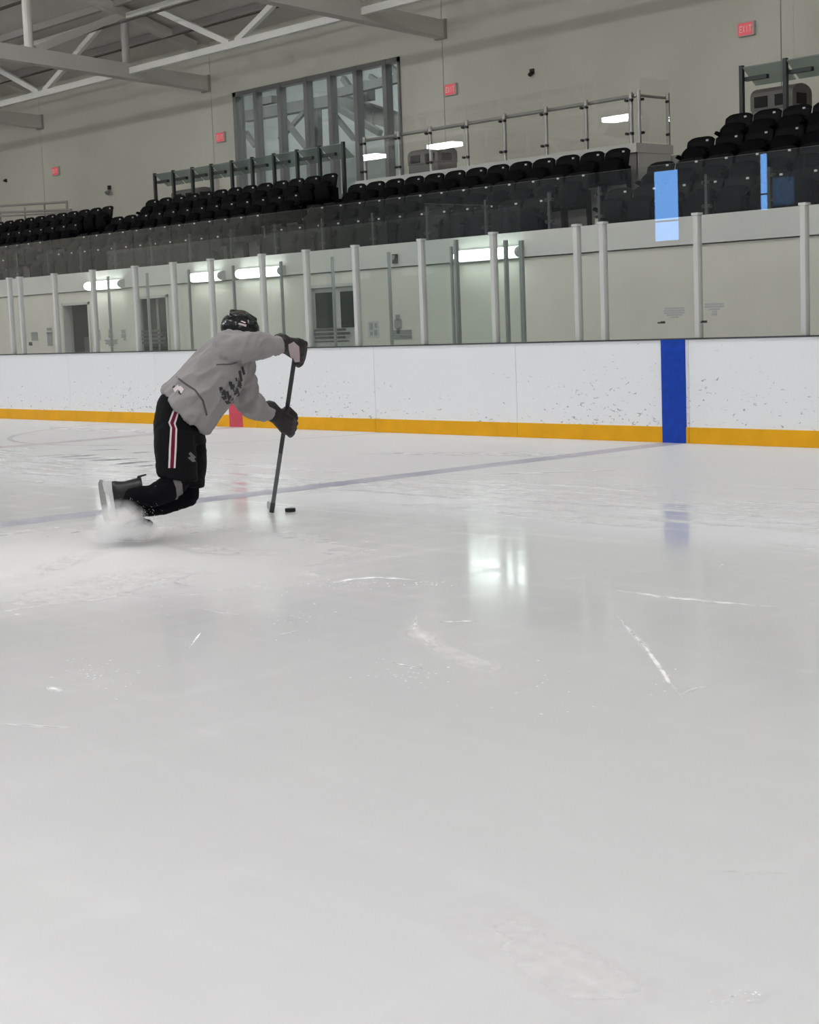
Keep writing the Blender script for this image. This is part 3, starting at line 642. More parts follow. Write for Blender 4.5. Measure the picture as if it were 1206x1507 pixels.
# ---- exit signs and small devices on the back wall
def letters(txt, h, w_, mt, par, y):
    G = {'E': [(0, 0, .2, 1), (0, 0, 1, .18), (0, .41, .85, .59), (0, .82, 1, 1)], 'I': [(.38, 0, .62, 1)], 'T': [(.38, 0, .62, 1), (0, .82, 1, 1)], 'X': None}
    n = len(txt); cw = w_ / n
    for i, c in enumerate(txt):
        x0 = -w_ / 2 + i * cw + cw * .12; ww = cw * .76; mb = MB()
        if c == 'X':
            for s in (0, 1): mb.bar((x0 + ww * s, y - .002, -h / 2), (x0 + ww * (1 - s), y - .002, h / 2), .004, h * .22, up=(0, 1, 0)) if False else mb.add([(x0 + ww * (s * .78), y - .004, -h / 2), (x0 + ww * (s * .78 + .22), y - .004, -h / 2), (x0 + ww * ((1 - s) * .78 + .22), y - .004, h / 2), (x0 + ww * ((1 - s) * .78), y - .004, h / 2)], [(0, 1, 2, 3)])
        else:
            for a, b, c_, d in G[c]: mb.box((x0 + ww * a, y - .004, -h / 2 + h * b), (x0 + ww * c_, y, -h / 2 + h * d))
        mb.build('letter', mt, par)
for (x, y), lab in (((84, 252), 'red exit sign on the back wall at far left'), ((327, 202), 'red exit sign left of the long window'), ((666, 132), 'red exit sign right of the long window'), ((1101, 43), 'red exit sign above the right-hand seats')):
    p = at(x, y, YB); e = empty('exit_sign', (p.x, YB, p.z), lab, 'exit sign', 'exit signs on the back wall')
    MB().box((-.165, -.06, -.115), (.165, 0, .115)).build('sign_housing', 'exitbox', e, bevel=.008)
    MB().box((-.155, -.064, -.10), (.135, -.06, .10)).build('sign_face', 'exit', e)
    letters('EXIT', .11, .25, 'exitw', e, -.064)
def device(x, y, Y, parts, label, cat, name):
    p = at(x, y, Y); e = empty(name, (p.x, Y, p.z), label, cat)
    for n_, mb, mt in parts: mb.build(n_, mt, e)
device(784, 107, YB, [('mount_plate', MB().box((-.05, -.03, -.02), (.05, 0, .07)), 'dark'), ('camera_head', MB().cyl((0, -.03, .0), (0, -.08, -.05), .04), 'dark')], 'small black security camera on the wall above the balustrade', 'camera', 'security_camera')
device(163, 279, YB, [('bracket', MB().box((-.03, -.08, .0), (.03, 0, .1)), 'dark'), ('horn', MB().cyl((0, -.05, -.02), (.02, -.13, -.10), .03, .07), 'gpost')], 'small dark horn fitting on the wall above the left seats', 'wall fitting', 'wall_horn')
device(10, 266, YB, [('bracket', MB().box((-.02, -.05, -.04), (.02, 0, .05)), 'dark'), ('knob', MB().cyl((0, -.05, 0), (0, -.1, 0), .03), 'dark')], 'tiny dark fitting on the wall at the left edge', 'wall fitting', 'wall_hook')
device(583, 381, YW - .035, [('bell_body', MB().box((-.045, -.04, -.07), (.045, 0, .07)), 'decal2'), ('bell_face', MB().cyl((0, -.04, .02), (0, -.06, .02), .035), 'gpost')], 'small dark alarm box on the lower wall right of the double door', 'alarm', 'wall_alarm')
p = at(318, 262, YB); e = empty('wall_panel_box', (p.x, YB, p.z), 'grey electrical box on the wall under the drink rail', 'electrical box')
MB().box((-.12, -.1, -.35), (.12, 0, .25)).build('box_body', 'beam', e); MB().box((-.10, -.11, -.30), (.10, -.1, .2)).build('box_door', 'tube', e)

# ---- stickers on the rink glass (writing too small to read)
def sticker(name, x, y, rows, label, Y=None, mt='decal', plate=None):
    Y = (D + .068) if Y is None else Y
    p = at(x, y, Y); e = empty(name, (p.x, Y, p.z), label, 'sticker')
    if plate: MB().box((-plate[0] / 2, -.0005, -plate[1] / 2), (plate[0] / 2, 0, plate[1] / 2)).build('sticker_sheet', plate[2], e)
    for (dx, dz, w_, h) in rows: MB().box((dx - w_ / 2, -.002, dz - h * .7), (dx + w_ / 2, -.0008, dz + h * .7)).build('text_line', mt, e)
sticker('glass_sticker', 993, 459, [(0, .035 - .022 * i, w_, .013) for i, w_ in enumerate((.25, .27, .26, .20, .10))], 'grey text sticker on the glass left of the blue-line post')
sticker('glass_sticker', 1052, 455, [(0, .05, .24, .016), (0, .025, .24, .014), (0, 0, .14, .012), (0, -.025, .06, .012), (0, -.05, .07, .02)], 'grey funnel-shaped text sticker on the glass right of the blue-line post')
sticker('glass_mark', 974, 475, [(0, 0, .10, .012), (.02, .008, .06, .01)], 'dark slanted mark on the glass under the left text sticker', mt='decal2')
sticker('glass_mark', 1035, 474, [(0, 0, .11, .012), (.02, .009, .07, .01)], 'dark slanted mark on the glass under the right text sticker', mt='decal2')
Yw = YW - .005
sticker('wall_notice', 486, 495, [(0, .10, .80, .025), (0, .04, 1.0, .03), (0, -.02, .76, .025), (0, -.08, .95, .012)], 'dark lines of lettering on the lower wall below the double door glass', YW - .01, 'decal2')
sticker('wall_notice', 222, 497, [(0, .12, .6, .03), (0, .05, .8, .03), (0, -.02, .95, .03), (0, -.09, .8, .03)], 'dark lines of lettering below the blue-reflecting door', YW - .01, 'decal2')
sticker('wall_notice', 550, 485, [(-.05, .05, .08, .08), (.06, .06, .06, .05), (.05, -.05, .07, .06), (-.05, -.06, .07, .04)], 'small square grey notice on the wall right of the double door', Yw, 'decal', (.26, .26, 'door'))
sticker('wall_notice', 586, 477, [(0, .10, .10, .06), (.0, .0, .16, .10), (.0, -.10, .08, .06)], 'roundish grey emblem on the wall above the grey text block', Yw)
sticker('wall_notice', 592, 492, [(0, .05 - .035 * i, .44, .022) for i in range(4)], 'grey text block low on the wall right of the double door', Yw)
for x, lab in ((145, 'leftmost of three small grey notices beside the dark doorway'), (163, 'middle one of three small grey notices beside the dark doorway'), (182, 'rightmost of three small grey notices beside the dark doorway')):
    sticker('wall_notice', x, 492, [(0, .05, .14, .05), (0, -.03, .16, .05), (.03, -.09, .08, .03)], lab, Yw, 'decal', (.22, .26, 'fascia'))
sticker('wall_notice', 164, 504, [(0, .04 - .03 * i, w_, .018) for i, w_ in enumerate((.46, .40, .42, .2))], 'grey text lines under the three small notices', Yw)
sticker('wall_notice', 51, 495, [(0, 0, .26, .12)], 'small grey plate on the wall left of the dark doorway', Yw)
sticker('wall_notice', 73, 492, [(0, .10, .2, .04), (0, .03, .24, .03), (0, -.10, .2, .18)], 'grey notice with dark heading just left of the dark doorway', Yw)
sticker('wall_notice', 45, 506, [(0, 0, .14, .05)], 'tiny dark mark below the small grey plate', Yw, 'decal2')

#PERSON#
# ================================================================== SKATER
PM = dict(
    jersey=mat('jersey_grey', (.31, .293, .293), .85, vary=.05, scale=9, bump=.25, bscale=900), seam=mat('jersey_fold_shade', (.10, .095, .10), .9),
    pants=mat('pants_black', (.005, .005, .006), .8, spec=.15, bump=.2, bscale=300), sock=mat('sock_black', (.005, .005, .007), .9, spec=.12, bump=.3, bscale=500), band=mat('sock_grey', (.17, .16, .16), .9),
    stripe=mat('stripe_crimson', (.13, .008, .028), .8, spec=.2), white=mat('trim_white', (.72, .62, .63), .7), crest=mat('crest_dark', (.035, .035, .038), .8),
    helmet=mat('helmet_black', (.007, .011, .010), .16, spec=.6), vent=mat('helmet_vent', (.002, .002, .002), .7), glove=mat('glove_black', (.010, .006, .008), .6, bump=.15, bscale=200), gred=mat('glove_maroon', (.045, .01, .016), .6), palm=mat('glove_palm', (.50, .40, .42), .8),
    boot=mat('boot_black', (.013, .012, .013), .35), toecap=mat('toecap_black', (.01, .01, .01), .25), holder=mat('holder_white', (.72, .72, .72), .4), runner=mat('runner_steel', (.6, .6, .6), .2, metal=1), lace=mat('lace_white', (.7, .7, .7), .8),
    skin=mat('skin', (.50, .31, .24), .5), hair=mat('hair_brown', (.03, .018, .012), .7), eye=mat('eye', (.6, .6, .6), .2), shaft=mat('shaft_dark', (.03, .036, .036), .3), shaft2=mat('shaft_grey', (.10, .115, .112), .3), blade=mat('blade_tape', (.42, .42, .43), .7), puck=mat('puck_rubber', (.008, .008, .008), .6, bump=.3, bscale=400))
feet = ice(200, 797)
person = empty('person', (feet.x, feet.y, 0), 'skater in grey jersey and black pants leaning over a stick', 'person')
INV = Matrix.Translation(-Vector(person.location))
RH = Vector((CR.x, CR.y, 0)).normalized(); FH = Vector((CF.x, CF.y, 0)).normalized(); UPV = Vector((0, 0, 1))

def sph(c, r, ax=None, n=10):
    c = Vector(c); out = []
    for i in range(n // 2 + 1):
        t = math.pi * i / (n // 2)
        for j in range(n):
            u = 2 * math.pi * j / n; v = Vector((math.sin(t) * math.cos(u), math.sin(t) * math.sin(u), math.cos(t)))
            out.append(c + (v * r if ax is None else ax[0] * v.x + ax[1] * v.y + ax[2] * v.z))
    return out
class Blob:
    def __init__(s): s.bm = bmesh.new()
    def hull(s, pts):
        t = bmesh.new()
        for p in pts: t.verts.new(p)
        r = bmesh.ops.convex_hull(t, input=t.verts)
        bad = [v for v in t.verts if not v.link_faces]; bmesh.ops.delete(t, geom=bad, context='VERTS')
        me = bpy.data.meshes.new('tmp'); t.to_mesh(me); t.free(); s.bm.from_mesh(me); bpy.data.meshes.remove(me); return s
    def cap(s, a, b, ra, rb): return s.hull(sph(a, ra) + sph(b, rb))
    def chain(s, pts):
        for (a, ra), (b, rb) in zip(pts[:-1], pts[1:]): s.cap(a, b, ra, rb)
        return s
    def ell(s, c, ax): return s.hull(sph(c, 1, ax, 16))
    def rings(s, secs, n=20):
        R_ = [[c + a * math.cos(t) + b * math.sin(t) for t in (2 * math.pi * i / n for i in range(n))] for c, a, b in secs]
        for p, q in zip(R_[:-1], R_[1:]): s.hull(p + q)
        return s
    def build(s, name, mt, parent=None, vox=.012, smooth=4, wrinkle=0, wdir=None, wscale=14):
        me = bpy.data.meshes.new(name); s.bm.to_mesh(me); s.bm.free()
        o = bpy.data.objects.new(name, me); COL.objects.link(o)
        md = o.modifiers.new('r', 'REMESH'); md.mode = 'VOXEL'; md.voxel_size = vox
        if smooth: sm = o.modifiers.new('s', 'SMOOTH'); sm.factor = .5; sm.iterations = smooth
        dg = bpy.context.evaluated_depsgraph_get(); ev = o.evaluated_get(dg); m2 = bpy.data.meshes.new_from_object(ev); m2.name = name
        o.modifiers.clear(); o.data = m2; bpy.data.meshes.remove(me)
        if wrinkle:
            for v, nv in [(v, v.normal.copy()) for v in m2.vertices]:
                q = v.co * wscale
                if wdir is not None: q = q - wdir * (q.dot(wdir) * .7)
                h = noise.noise(q) + .5 * noise.noise(q * 2.1)
                h = (1 - abs(h) * 2.2) if h > -.4 else 0
                v.co += nv * (wrinkle * h)
        m2.transform(INV if parent is person else Matrix.Identity(4)); m2.materials.clear(); m2.materials.append(mt if not isinstance(mt, str) else MT[mt])
        for p in m2.polygons: p.use_smooth = True
        if parent: o.parent = parent
        return o
def bvh_of(o):
    me = o.data; off = person.location
    return BVHTree.FromPolygons([v.co + off for v in me.vertices], [tuple(p.vertices) for p in me.polygons])
def decal(name, bv, rows, mt, parent, nx=3, ny=6, lift=.003):
    # rows: list of (left pixel, right pixel); follows the cloth surface
    vs = []; R_ = []
    for (l0, r0), (l1, r1) in zip(rows[:-1], rows[1:]):
        for k in range(ny): t = k / ny; R_.append((Vector(l0).lerp(Vector(l1), t), Vector(r0).lerp(Vector(r1), t)))
    R_.append((Vector(rows[-1][0]), Vector(rows[-1][1])))
    last = None; G = []
    for l, r in R_:
        row = []
        for i in range(nx + 1):
            p = l.lerp(r, i / nx); d = ray(p.x, p.y).normalized(); h = bv.ray_cast(CAM, d)
            if h[0] is None: row.append(None); continue
            n = h[1] if h[1].dot(d) < 0 else -h[1]
            row.append(h[0] + n * lift - d * .001)
        G.append(row)
    idx = {}; fs = []
    for j, row in enumerate(G):
        for i, p in enumerate(row):
            if p is not None: idx[j, i] = len(vs); vs.append(p - Vector(person.location))
    for j in range(len(G) - 1):
        for i in range(nx):
            k = [(j, i), (j, i + 1), (j + 1, i + 1), (j + 1, i)]
            if all(q in idx for q in k): fs.append(tuple(idx[q] for q in k))
    return MB().add(vs, fs).build(name, mt, parent, smooth=True)
def sec(x, y, d, hx, hy, dep):       # ring: centre pixel + depth, half-axis in pixels (image plane), half-depth in metres
    c = S(x, y, d); a = S(x + hx, y + hy, d) - c; return (c, a, FH * dep)

# ---- body (one surface, mostly under the clothing)
HC = S(353, 484, 10.70)                              # head centre
fdir = (RH * .80 + UPV * -.52 + FH * .25).normalized()    # where the face looks
hup = (UPV - fdir * UPV.dot(fdir)).normalized(); hsd = fdir.cross(hup)
B = Blob()
B.ell(HC, (fdir * .095, hsd * .074, hup * .105)); B.ell(HC + fdir * .03 - hup * .055, (fdir * .065, hsd * .055, hup * .065))
B.cap(HC + fdir * .085 - hup * .005, HC + fdir * .115 - hup * .03, .009, .014)                      # nose
for s_ in (-1, 1):
    B.ell(HC + hsd * (s_ * .076) - hup * .01 - fdir * .005, (fdir * .02, hsd * .01, hup * .033))   # ears
    B.ell(HC + fdir * .083 + hsd * (s_ * .032) + hup * .012, (fdir * .014, hsd * .016, hup * .012))
B.cap(HC + fdir * .088 - hup * .068 + hsd * .018, HC + fdir * .088 - hup * .068 - hsd * .018, .010, .010)  # lips
B.cap(HC - hup * .07 - fdir * .01, S(340, 505, 10.66), .055, .06)
B.rings([sec(345, 500, 10.64, 14, 8, .15), sec(332, 525, 10.62, 26, 18, .17), sec(312, 555, 10.6, 27, 22, .15), sec(288, 588, 10.58, 26, 24, .15), sec(268, 612, 10.57, 24, 14, .16)])
nS, nE, nW, nH = S(340, 512, 10.44), S(376, 510, 10.52), S(413, 509, 10.75), S(436, 514, 10.88)
fS, fE, fW, fH = S(356, 530, 10.85), S(362, 588, 10.98), S(398, 607, 11.16), S(424, 616, 11.32)
B.chain([(nS, .055), (nE, .042), (nW, .028), (nH, .03)]); B.chain([(fS, .055), (fE, .042), (fW, .028), (fH, .03)])
nHip, nK, nA = S(258, 620, 10.44), S(262, 712, 10.38), S(194, 727, 10.31)
fHip, fK, fA = S(276, 628, 10.70), S(276, 722, 10.66), S(190, 752, 10.50)
nT, fT = S(185, 742, 10.305), S(218, 770, 10.50)
B.chain([(nHip, .08), (nK, .05), (nA, .026), (nT, .018)]); B.chain([(fHip, .08), (fK, .05), (fA, .026), (fT, .018)])
body = B.build('body', PM['skin'], person, .011, 3)
for s_ in (-1, 1):
    c = HC + fdir * .096 + hsd * (s_ * .032) + hup * .012
    Blob().ell(c, (fdir * .006, hsd * .012, hup * .007)).build('eye', PM['eye'], person, .003, 1)
B = Blob(); B.ell(HC - fdir * .02 + hup * .02, (fdir * .098, hsd * .082, hup * .098)); B.build('hair', PM['hair'], person, .012, 2)

# ---- socks and pants
B = Blob(); B.chain([(nK + UPV * .03, .085), (S(250, 718, 10.36), .085), (S(226, 730, 10.33), .072), (S(206, 728, 10.31), .056), (S(193, 727, 10.31), .040), (S(183, 745, 10.305), .030)])
sock = B.build('sock', PM['sock'], person, .011, 4, .003, wscale=18)
B = Blob(); B.chain([(fK + UPV * .02, .082), (S(275, 728, 10.65), .083), (S(240, 742, 10.60), .072), (S(198, 750, 10.51), .054), (S(190, 755, 10.50), .040), (S(205, 765, 10.50), .028)])
sock2 = B.build('sock', PM['sock'], person, .011, 4, .003, wscale=18)
tag(decal('sock_band', bvh_of(sock), [((254, 705), (263, 701)), ((259, 718), (268, 712)), ((260, 730), (269, 724)), ((257, 737), (268, 734))], PM['band'], person, 3, 4), 'grey band below the knee')
B = Blob()
B.rings([sec(268, 590, 10.56, 24, 20, .17), sec(264, 606, 10.55, 32, 14, .20), sec(264, 630, 10.55, 37, 8, .22), sec(265, 648, 10.55, 38, 4, .22)])
B.rings([sec(259, 630, 10.45, 32, 4, .14), sec(258, 660, 10.43, 30.5, 2, .14), sec(260, 690, 10.40, 30, 2, .13), sec(262, 704, 10.39, 30, 4, .125)])
B.rings([sec(280, 640, 10.68, 23, 4, .12), sec(282, 680, 10.68, 22, 2, .12), sec(281, 716, 10.67, 19, 2, .11)])
pants = B.build('pants', PM['pants'], person, .012, 5, .005, wscale=11)
pb = bvh_of(pants)
L_ = [(260, 590), (254, 606), (248, 622), (251, 629), (249, 660), (248, 689)]; R2 = [(267, 595), (263, 609), (258.5, 624), (261, 632), (260, 660), (258.5, 689)]
mixp = lambda t: [((a[0] + (b[0] - a[0]) * t), (a[1] + (b[1] - a[1]) * t)) for a, b in zip(L_, R2)]
for nm, a, b, mt in (('side_stripe', 0, .25, 'white'), ('side_stripe', .25, .75, 'stripe'), ('side_stripe', .75, 1, 'white')):
    tag(decal(nm, pb, list(zip(mixp(a), mixp(b))), PM[mt], person, 3, 6), 'white edge of the pants stripe' if mt == 'white' else 'crimson middle of the pants stripe')
for a, b, c, d in (((277, 668), (280, 665), (285, 676), (288, 673)), ((276, 674), (282, 671), (283, 680), (288, 679))):
    decal('pants_patch', pb, [(a, b), (c, d)], PM['band'], person, 2, 3)

# ---- jersey
B = Blob()
B.rings([sec(272.5, 604.5, 10.57, 33, 33, .245), sec(283, 593, 10.57, 32, 30, .235), sec(294, 580, 10.58, 32, 27, .225), sec(307, 564, 10.60, 34, 24, .22), sec(319, 548, 10.61, 34, 21, .22), sec(331, 528, 10.63, 32, 15, .225), sec(341, 508, 10.64, 25, 8, .205), sec(347, 496, 10.66, 17, 3, .14), sec(350, 490, 10.67, 10, 1, .075)])
B.chain([(S(338, 511, 10.46), .098), (S(356, 510, 10.47), .092), (S(377, 508.5, 10.54), .081), (S(396, 508.5, 10.65), .060), (S(411, 509, 10.74), .044)])
B.chain([(S(352, 526, 10.82), .09), (S(359, 553, 10.90), .078), (S(361, 582, 10.97), .084), (S(370, 596, 11.02), .080), (S(386, 604, 11.10), .062), (S(394, 607, 11.14), .048)])
jersey = B.build('jersey', PM['jersey'], person, .0095, 3, .022, (RH * .75 + UPV * .65).normalized(), 9)
jb = bvh_of(jersey)
# shade of the folds painted as thin dark lines, hem badge, chest print
for rows in ([((259, 556), (261, 554)), ((272, 566), (274, 564)), ((286, 575), (288, 573)), ((297, 590), (300, 589)), ((303, 612), (306, 611))], [((318, 538), (319, 536)), ((340, 537), (340, 535)), ((356, 532), (355, 530))]):
    tag(decal('seam', jb, rows, PM['seam'], jersey, 1, 5, .002), 'painted dark shade line of a jersey fold')
for a, b, c, d, mt in (((255, 572), (262, 566), (258, 578), (265, 571), 'white'), ((261, 571), (266, 568), (267, 580), (271, 573), 'white'), ((254, 570), (257, 567), (256, 574), (259, 570), 'crest'), ((262, 578), (264, 575), (266, 582), (268, 580), 'crest')):
    tag(decal('hem_badge', jb, [(a, b), (c, d)], PM[mt], jersey, 2, 3), 'small black and white badge at the hem')
random.seed(3)
for x, y, w_, h in ((322, 570, 5, 12), (327, 574, 4, 14), (332, 576, 4, 14), (337, 582, 5, 12), (336, 562, 5, 12), (341, 566, 4, 16), (346, 556, 5, 14), (345, 572, 5, 12), (350, 546, 4, 16), (330, 590, 7, 5), (349, 562, 5, 10), (354, 540, 4, 12), (325, 584, 6, 5)):
    decal('chest_print', jb, [((x, y), (x + w_, y - 1)), ((x + 4, y + h), (x + 3 + w_, y + h - 2))], PM['crest'], jersey, 2, 3)

# ---- helmet
B = Blob(); HH = HC + hup * .028 - fdir * .012
fu = (RH * .96 - UPV * .25 + FH * .1).normalized(); uu = (UPV - fu * UPV.dot(fu)).normalized(); ss = fu.cross(uu)
HH = S(354, 484, 10.69)
B.ell(HH, (fu * .128, ss * .098, uu * .108)); B.ell(HH - fu * .035 + uu * .004, (fu * .098, ss * .101, uu * .102)); B.ell(HH + fu * .055 - uu * .015, (fu * .078, ss * .085, uu * .072))
B.chain([(HH + uu * .10 - fu * .08, .014), (HH + uu * .109, .016), (HH + uu * .082 + fu * .085, .012)])
for s_ in (-1, 1): B.chain([(HH + uu * .082 - fu * .08 + ss * s_ * .055, .012), (HH + uu * .088 + ss * s_ * .058, .014), (HH + uu * .055 + fu * .095 + ss * s_ * .045, .010)])
helmet = B.build('helmet', PM['helmet'], person, .006, 2); hv = bvh_of(helmet)
for a, b, c, d, mt in (((350, 477), (352, 475), (362, 481), (363, 478), 'white'), ((354, 473), (356, 472), (361, 476), (362, 474.5), 'white'), ((336, 470), (338, 467), (345, 466), (345, 463), 'vent'), ((362, 466), (363, 463), (370, 473), (372, 470), 'vent'), ((336, 480), (338, 477), (345, 482), (346, 479), 'vent'), ((347, 467), (349, 464), (358, 468), (359, 465), 'vent'), ((367, 481), (368, 478), (374, 485), (375, 482), 'vent')):
    tag(decal('helmet_vent' if mt == 'vent' else 'helmet_mark', hv, [(a, b), (c, d)], PM[mt], helmet, 2, 3, .002), None if mt == 'vent' else 'white mark on the helmet side')
B = Blob(); B.chain([(HH + fu * .02 - uu * .06 - ss * .092, .006), (HC + fdir * .05 - hup * .115, .006), (HH + fu * .02 - uu * .06 + ss * .092, .006)]); B.build('chin_strap', PM['sock'], person, .004, 1)

# ---- stick: blade on the ice, shaft through both gloves
heel = ice(401, 756); top = S(437, 506, 10.90)
sdir = (top - (heel + UPV * .03)).normalized(); shaft0 = heel + UPV * .03; L0 = (top - shaft0).length
stick = empty('hockey_stick', heel, 'dark hockey stick held by the skater with blade on the ice', 'hockey stick')
def loc(p): return Vector(p) - heel
MB().bar(loc(shaft0 + sdir * L0 * .36), loc(top), .030, .022, up=FH).build('shaft', PM['shaft'], stick, bevel=.004)
MB().bar(loc(shaft0), loc(shaft0 + sdir * L0 * .36), .030, .022, up=FH).build('lower_shaft', PM['shaft2'], stick, bevel=.004)
MB().bar(loc(top - sdir * .03), loc(top + sdir * .03), .036, .030, up=FH).build('butt_end', PM['shaft'], stick, bevel=.006)
bd = Vector((heel.x, heel.y, 0)).normalized(); bd = (bd - RH * .07).normalized(); bs = bd.cross(UPV)
vs = []; fs = []; N = 8
for i in range(N + 1):
    t = i / N; c = bd * (.31 * t) + bs * (-.012 * t * t); hgt = .075 * (1 - .12 * t) if t < .85 else .075 * (1 - .12 * t) * (1 - (t - .85) * 2.2)
    for k, z in ((-1, .004 + .012 * max(0, t - .8) * 5 * .4), (1, .004 + .012 * max(0, t - .8) * 5 * .4), (1, hgt), (-1, hgt)): vs.append(c + bs * (k * .004) + UPV * z)
for i in range(N):
    for k in range(4): fs.append((4 * i + k, 4 * i + (k + 1) % 4, 4 * i + 4 + (k + 1) % 4, 4 * i + 4 + k))
fs += [(3, 2, 1, 0), (4 * N, 4 * N + 1, 4 * N + 2, 4 * N + 3)]
MB().add(vs, fs).build('blade', PM['blade'], stick)
MB().bar(loc(shaft0 - sdir * .02), loc(shaft0 + sdir * .07), .034, .028, up=FH).build('hosel', PM['shaft'], stick, bevel=.005)

# ---- gloves: cuff, padded back, four finger rolls and thumb closed round the shaft
def shaft_at(t): return shaft0 + sdir * (L0 * t)
def glove(wrist, tc, side, toward, nm, palm_near, lb):
    # tc: parameter of the hand centre on the shaft; side: direction from shaft to knuckles; toward: wrap direction
    c = shaft_at(tc); side = Vector(side).normalized(); tw = Vector(toward).normalized(); ax = sdir; k_ = 1.3
    B = Blob(); back = c + side * .058
    wd = (wrist - back).normalized()
    B.chain([(wrist + wd * .02, .068), (wrist - wd * .05, .058)])
    B.hull(sph(wrist - wd * .04, .056) + sph(back + ax * .045 + wd * .03, .042) + sph(back - ax * .045 + wd * .03, .042))
    B.hull(sph(back + ax * .052, .030) + sph(back - ax * .054, .028) + sph(back + ax * .045 + wd * .06, .038) + sph(back - ax * .045 + wd * .06, .036))
    for i, k in enumerate((.062, .021, -.020, -.058)):
        r = (.0225, .0245, .0235, .0205)[i]; ln = (.95, 1.05, 1.0, .85)[i]
        k0 = back + ax * k - wd * .016; k1 = c + ax * k * 1.05 - wd * (.058 * ln) + side * .022; k2 = c + ax * k * 1.05 - wd * .036 + tw * .044 * ln; k3 = c + ax * k + tw * .046 + wd * .010
        B.chain([(k0, r * 1.1), (k1, r), (k2, r * .95), (k3, r * .85)])
    t0 = back + ax * .06 + wd * .06; B.chain([(t0, .028), (c + ax * .098 + wd * .026 + tw * .026, .027), (c + ax * .080 - wd * .024 + tw * .044, .022)])
    g = B.build(nm, PM['glove'], person, .0055, 2)
    return tag(g, lb)
g1 = glove(S(416, 506, 10.78), .93, RH * .75 + UPV * .5 + FH * .1, -FH * .8 + RH * .3, 'glove', True, 'upper glove with pale palm')
g2 = glove(S(400, 606, 11.17), .54, -FH * .5 - UPV * .1 + RH * .25, RH * .8 + FH * .4, 'glove', False, 'lower glove')
gb = bvh_of(g1)
decal('palm_patch', gb, [((424, 507), (432, 503)), ((425, 516), (440, 510)), ((428, 525), (441, 522)), ((433, 533), (441, 532))], PM['palm'], g1, 5, 4, .003)

# ---- skates
def skate(M4, lb):
    # local: toe +x, up +z, runner bottom z = 0
    e = bpy.data.objects.new('skate', None)
    def T(p): return M4 @ Vector(p)
    X = lambda x, z, wx, wy: (T((x, 0, z)), (T((x + wx, 0, z)) - T((x, 0, z))), (T((x, wy, z)) - T((x, 0, z))))
    B = Blob(); B.rings([X(.045, .085, .135, .032), X(.045, .105, .138, .040), X(.035, .135, .120, .042), X(.0, .165, .080, .040), X(-.02, .20, .065, .042), X(-.025, .245, .064, .045), X(-.03, .275, .062, .047)])
    bt = B.build('skate', PM['boot'], person, .007, 3); tag(bt, lb)
    B = Blob(); B.ell(T((.145, 0, .112)), (T((.045, 0, 0)) - T((0, 0, 0)), T((0, .040, 0)) - T((0, 0, 0)), T((0, 0, .030)) - T((0, 0, 0)))); o = B.build('toe_cap', PM['toecap'], person, .006, 2); o.parent = bt
    B = Blob(); B.hull([T(p) for p in ((-.10, -.02, .25), (-.10, .02, .25), (-.105, -.016, .31), (-.105, .016, .31), (-.085, -.018, .25), (-.085, .018, .25), (-.095, 0, .315))]); o = B.build('tendon_guard', PM['boot'], person, .006, 1); o.parent = bt
    off = Vector(person.location)
    def hard(name, mb, mt):
        me = mb.mesh(name); me.transform(Matrix.Translation(-off) @ M4); obj(name, me, PM[mt], bt)
    hard('holder', MB().prism([(-.095, .088), (.165, .088), (.165, .075), (.135, .035), (.105, .032), (.07, .06), (-.0, .06), (-.035, .034), (-.09, .030), (-.10, .05)], 1, -.016, .016), 'holder')
    hard('runner', MB().prism([(-.105, .036), (-.112, .018), (-.09, .003), (-.04, 0), (.09, 0), (.145, .004), (.172, .022), (.165, .04)], 1, -.002, .002), 'runner')
    for i in range(5):
        t = i / 4; hard('lace', MB().cyl((.105 - .10 * t, -.028, .150 + .115 * t), (.105 - .10 * t, .028, .150 + .115 * t), .004, n=6), 'lace')
    return bt
def frame4(o, x, z):
    x = Vector(x).normalized(); z = Vector(z); z = (z - x * z.dot(x)).normalized(); y = z.cross(x); M4 = Matrix.Identity(4)
    for i in range(3): M4[i][0] = x[i]; M4[i][1] = y[i]; M4[i][2] = z[i]; M4[i][3] = o[i]
    return M4
a = ice(168, 795); b = ice(236, 797); dx = (b - a).normalized()
skate(frame4(a + dx * .11, dx, UPV + FH * .15 - RH * .1), 'skate flat on the ice, half hidden by snow')
skate(frame4(S(147, 732, 10.31), -UPV * .98 + RH * .10, RH * .93 + UPV * .1 + FH * .12), 'raised trailing skate with white holder')

# ---- puck
P0 = ice(427.5, 753); pk = empty('hockey_puck', P0, 'black puck on the ice beside the stick blade', 'puck')
pts = [(.0375, .0012), (.0381, .004), (.0381, .0214), (.0375, .0254), (0, .0254)]
vs = []; n = 28
for r, z in pts[:-1]: vs += [(r * math.cos(2 * math.pi * i / n), r * math.sin(2 * math.pi * i / n), z) for i in range(n)]
fs = [tuple(range(n - 1, -1, -1)), tuple(range(3 * n, 4 * n))] + [(k * n + i, k * n + (i + 1) % n, (k + 1) * n + (i + 1) % n, (k + 1) * n + i) for k in range(3) for i in range(n)]
MB().add(vs, fs).build('puck_body', PM['puck'], pk, smooth=False)
vs = [(r * math.cos(2 * math.pi * i / n), r * math.sin(2 * math.pi * i / n), z) for r, z in ((.0384, .008), (.0384, .017)) for i in range(n)]
MB().add(vs, [(i, (i + 1) % n, n + (i + 1) % n, n + i) for i in range(n)]).build('knurled_rim', PM['puck'], pk)

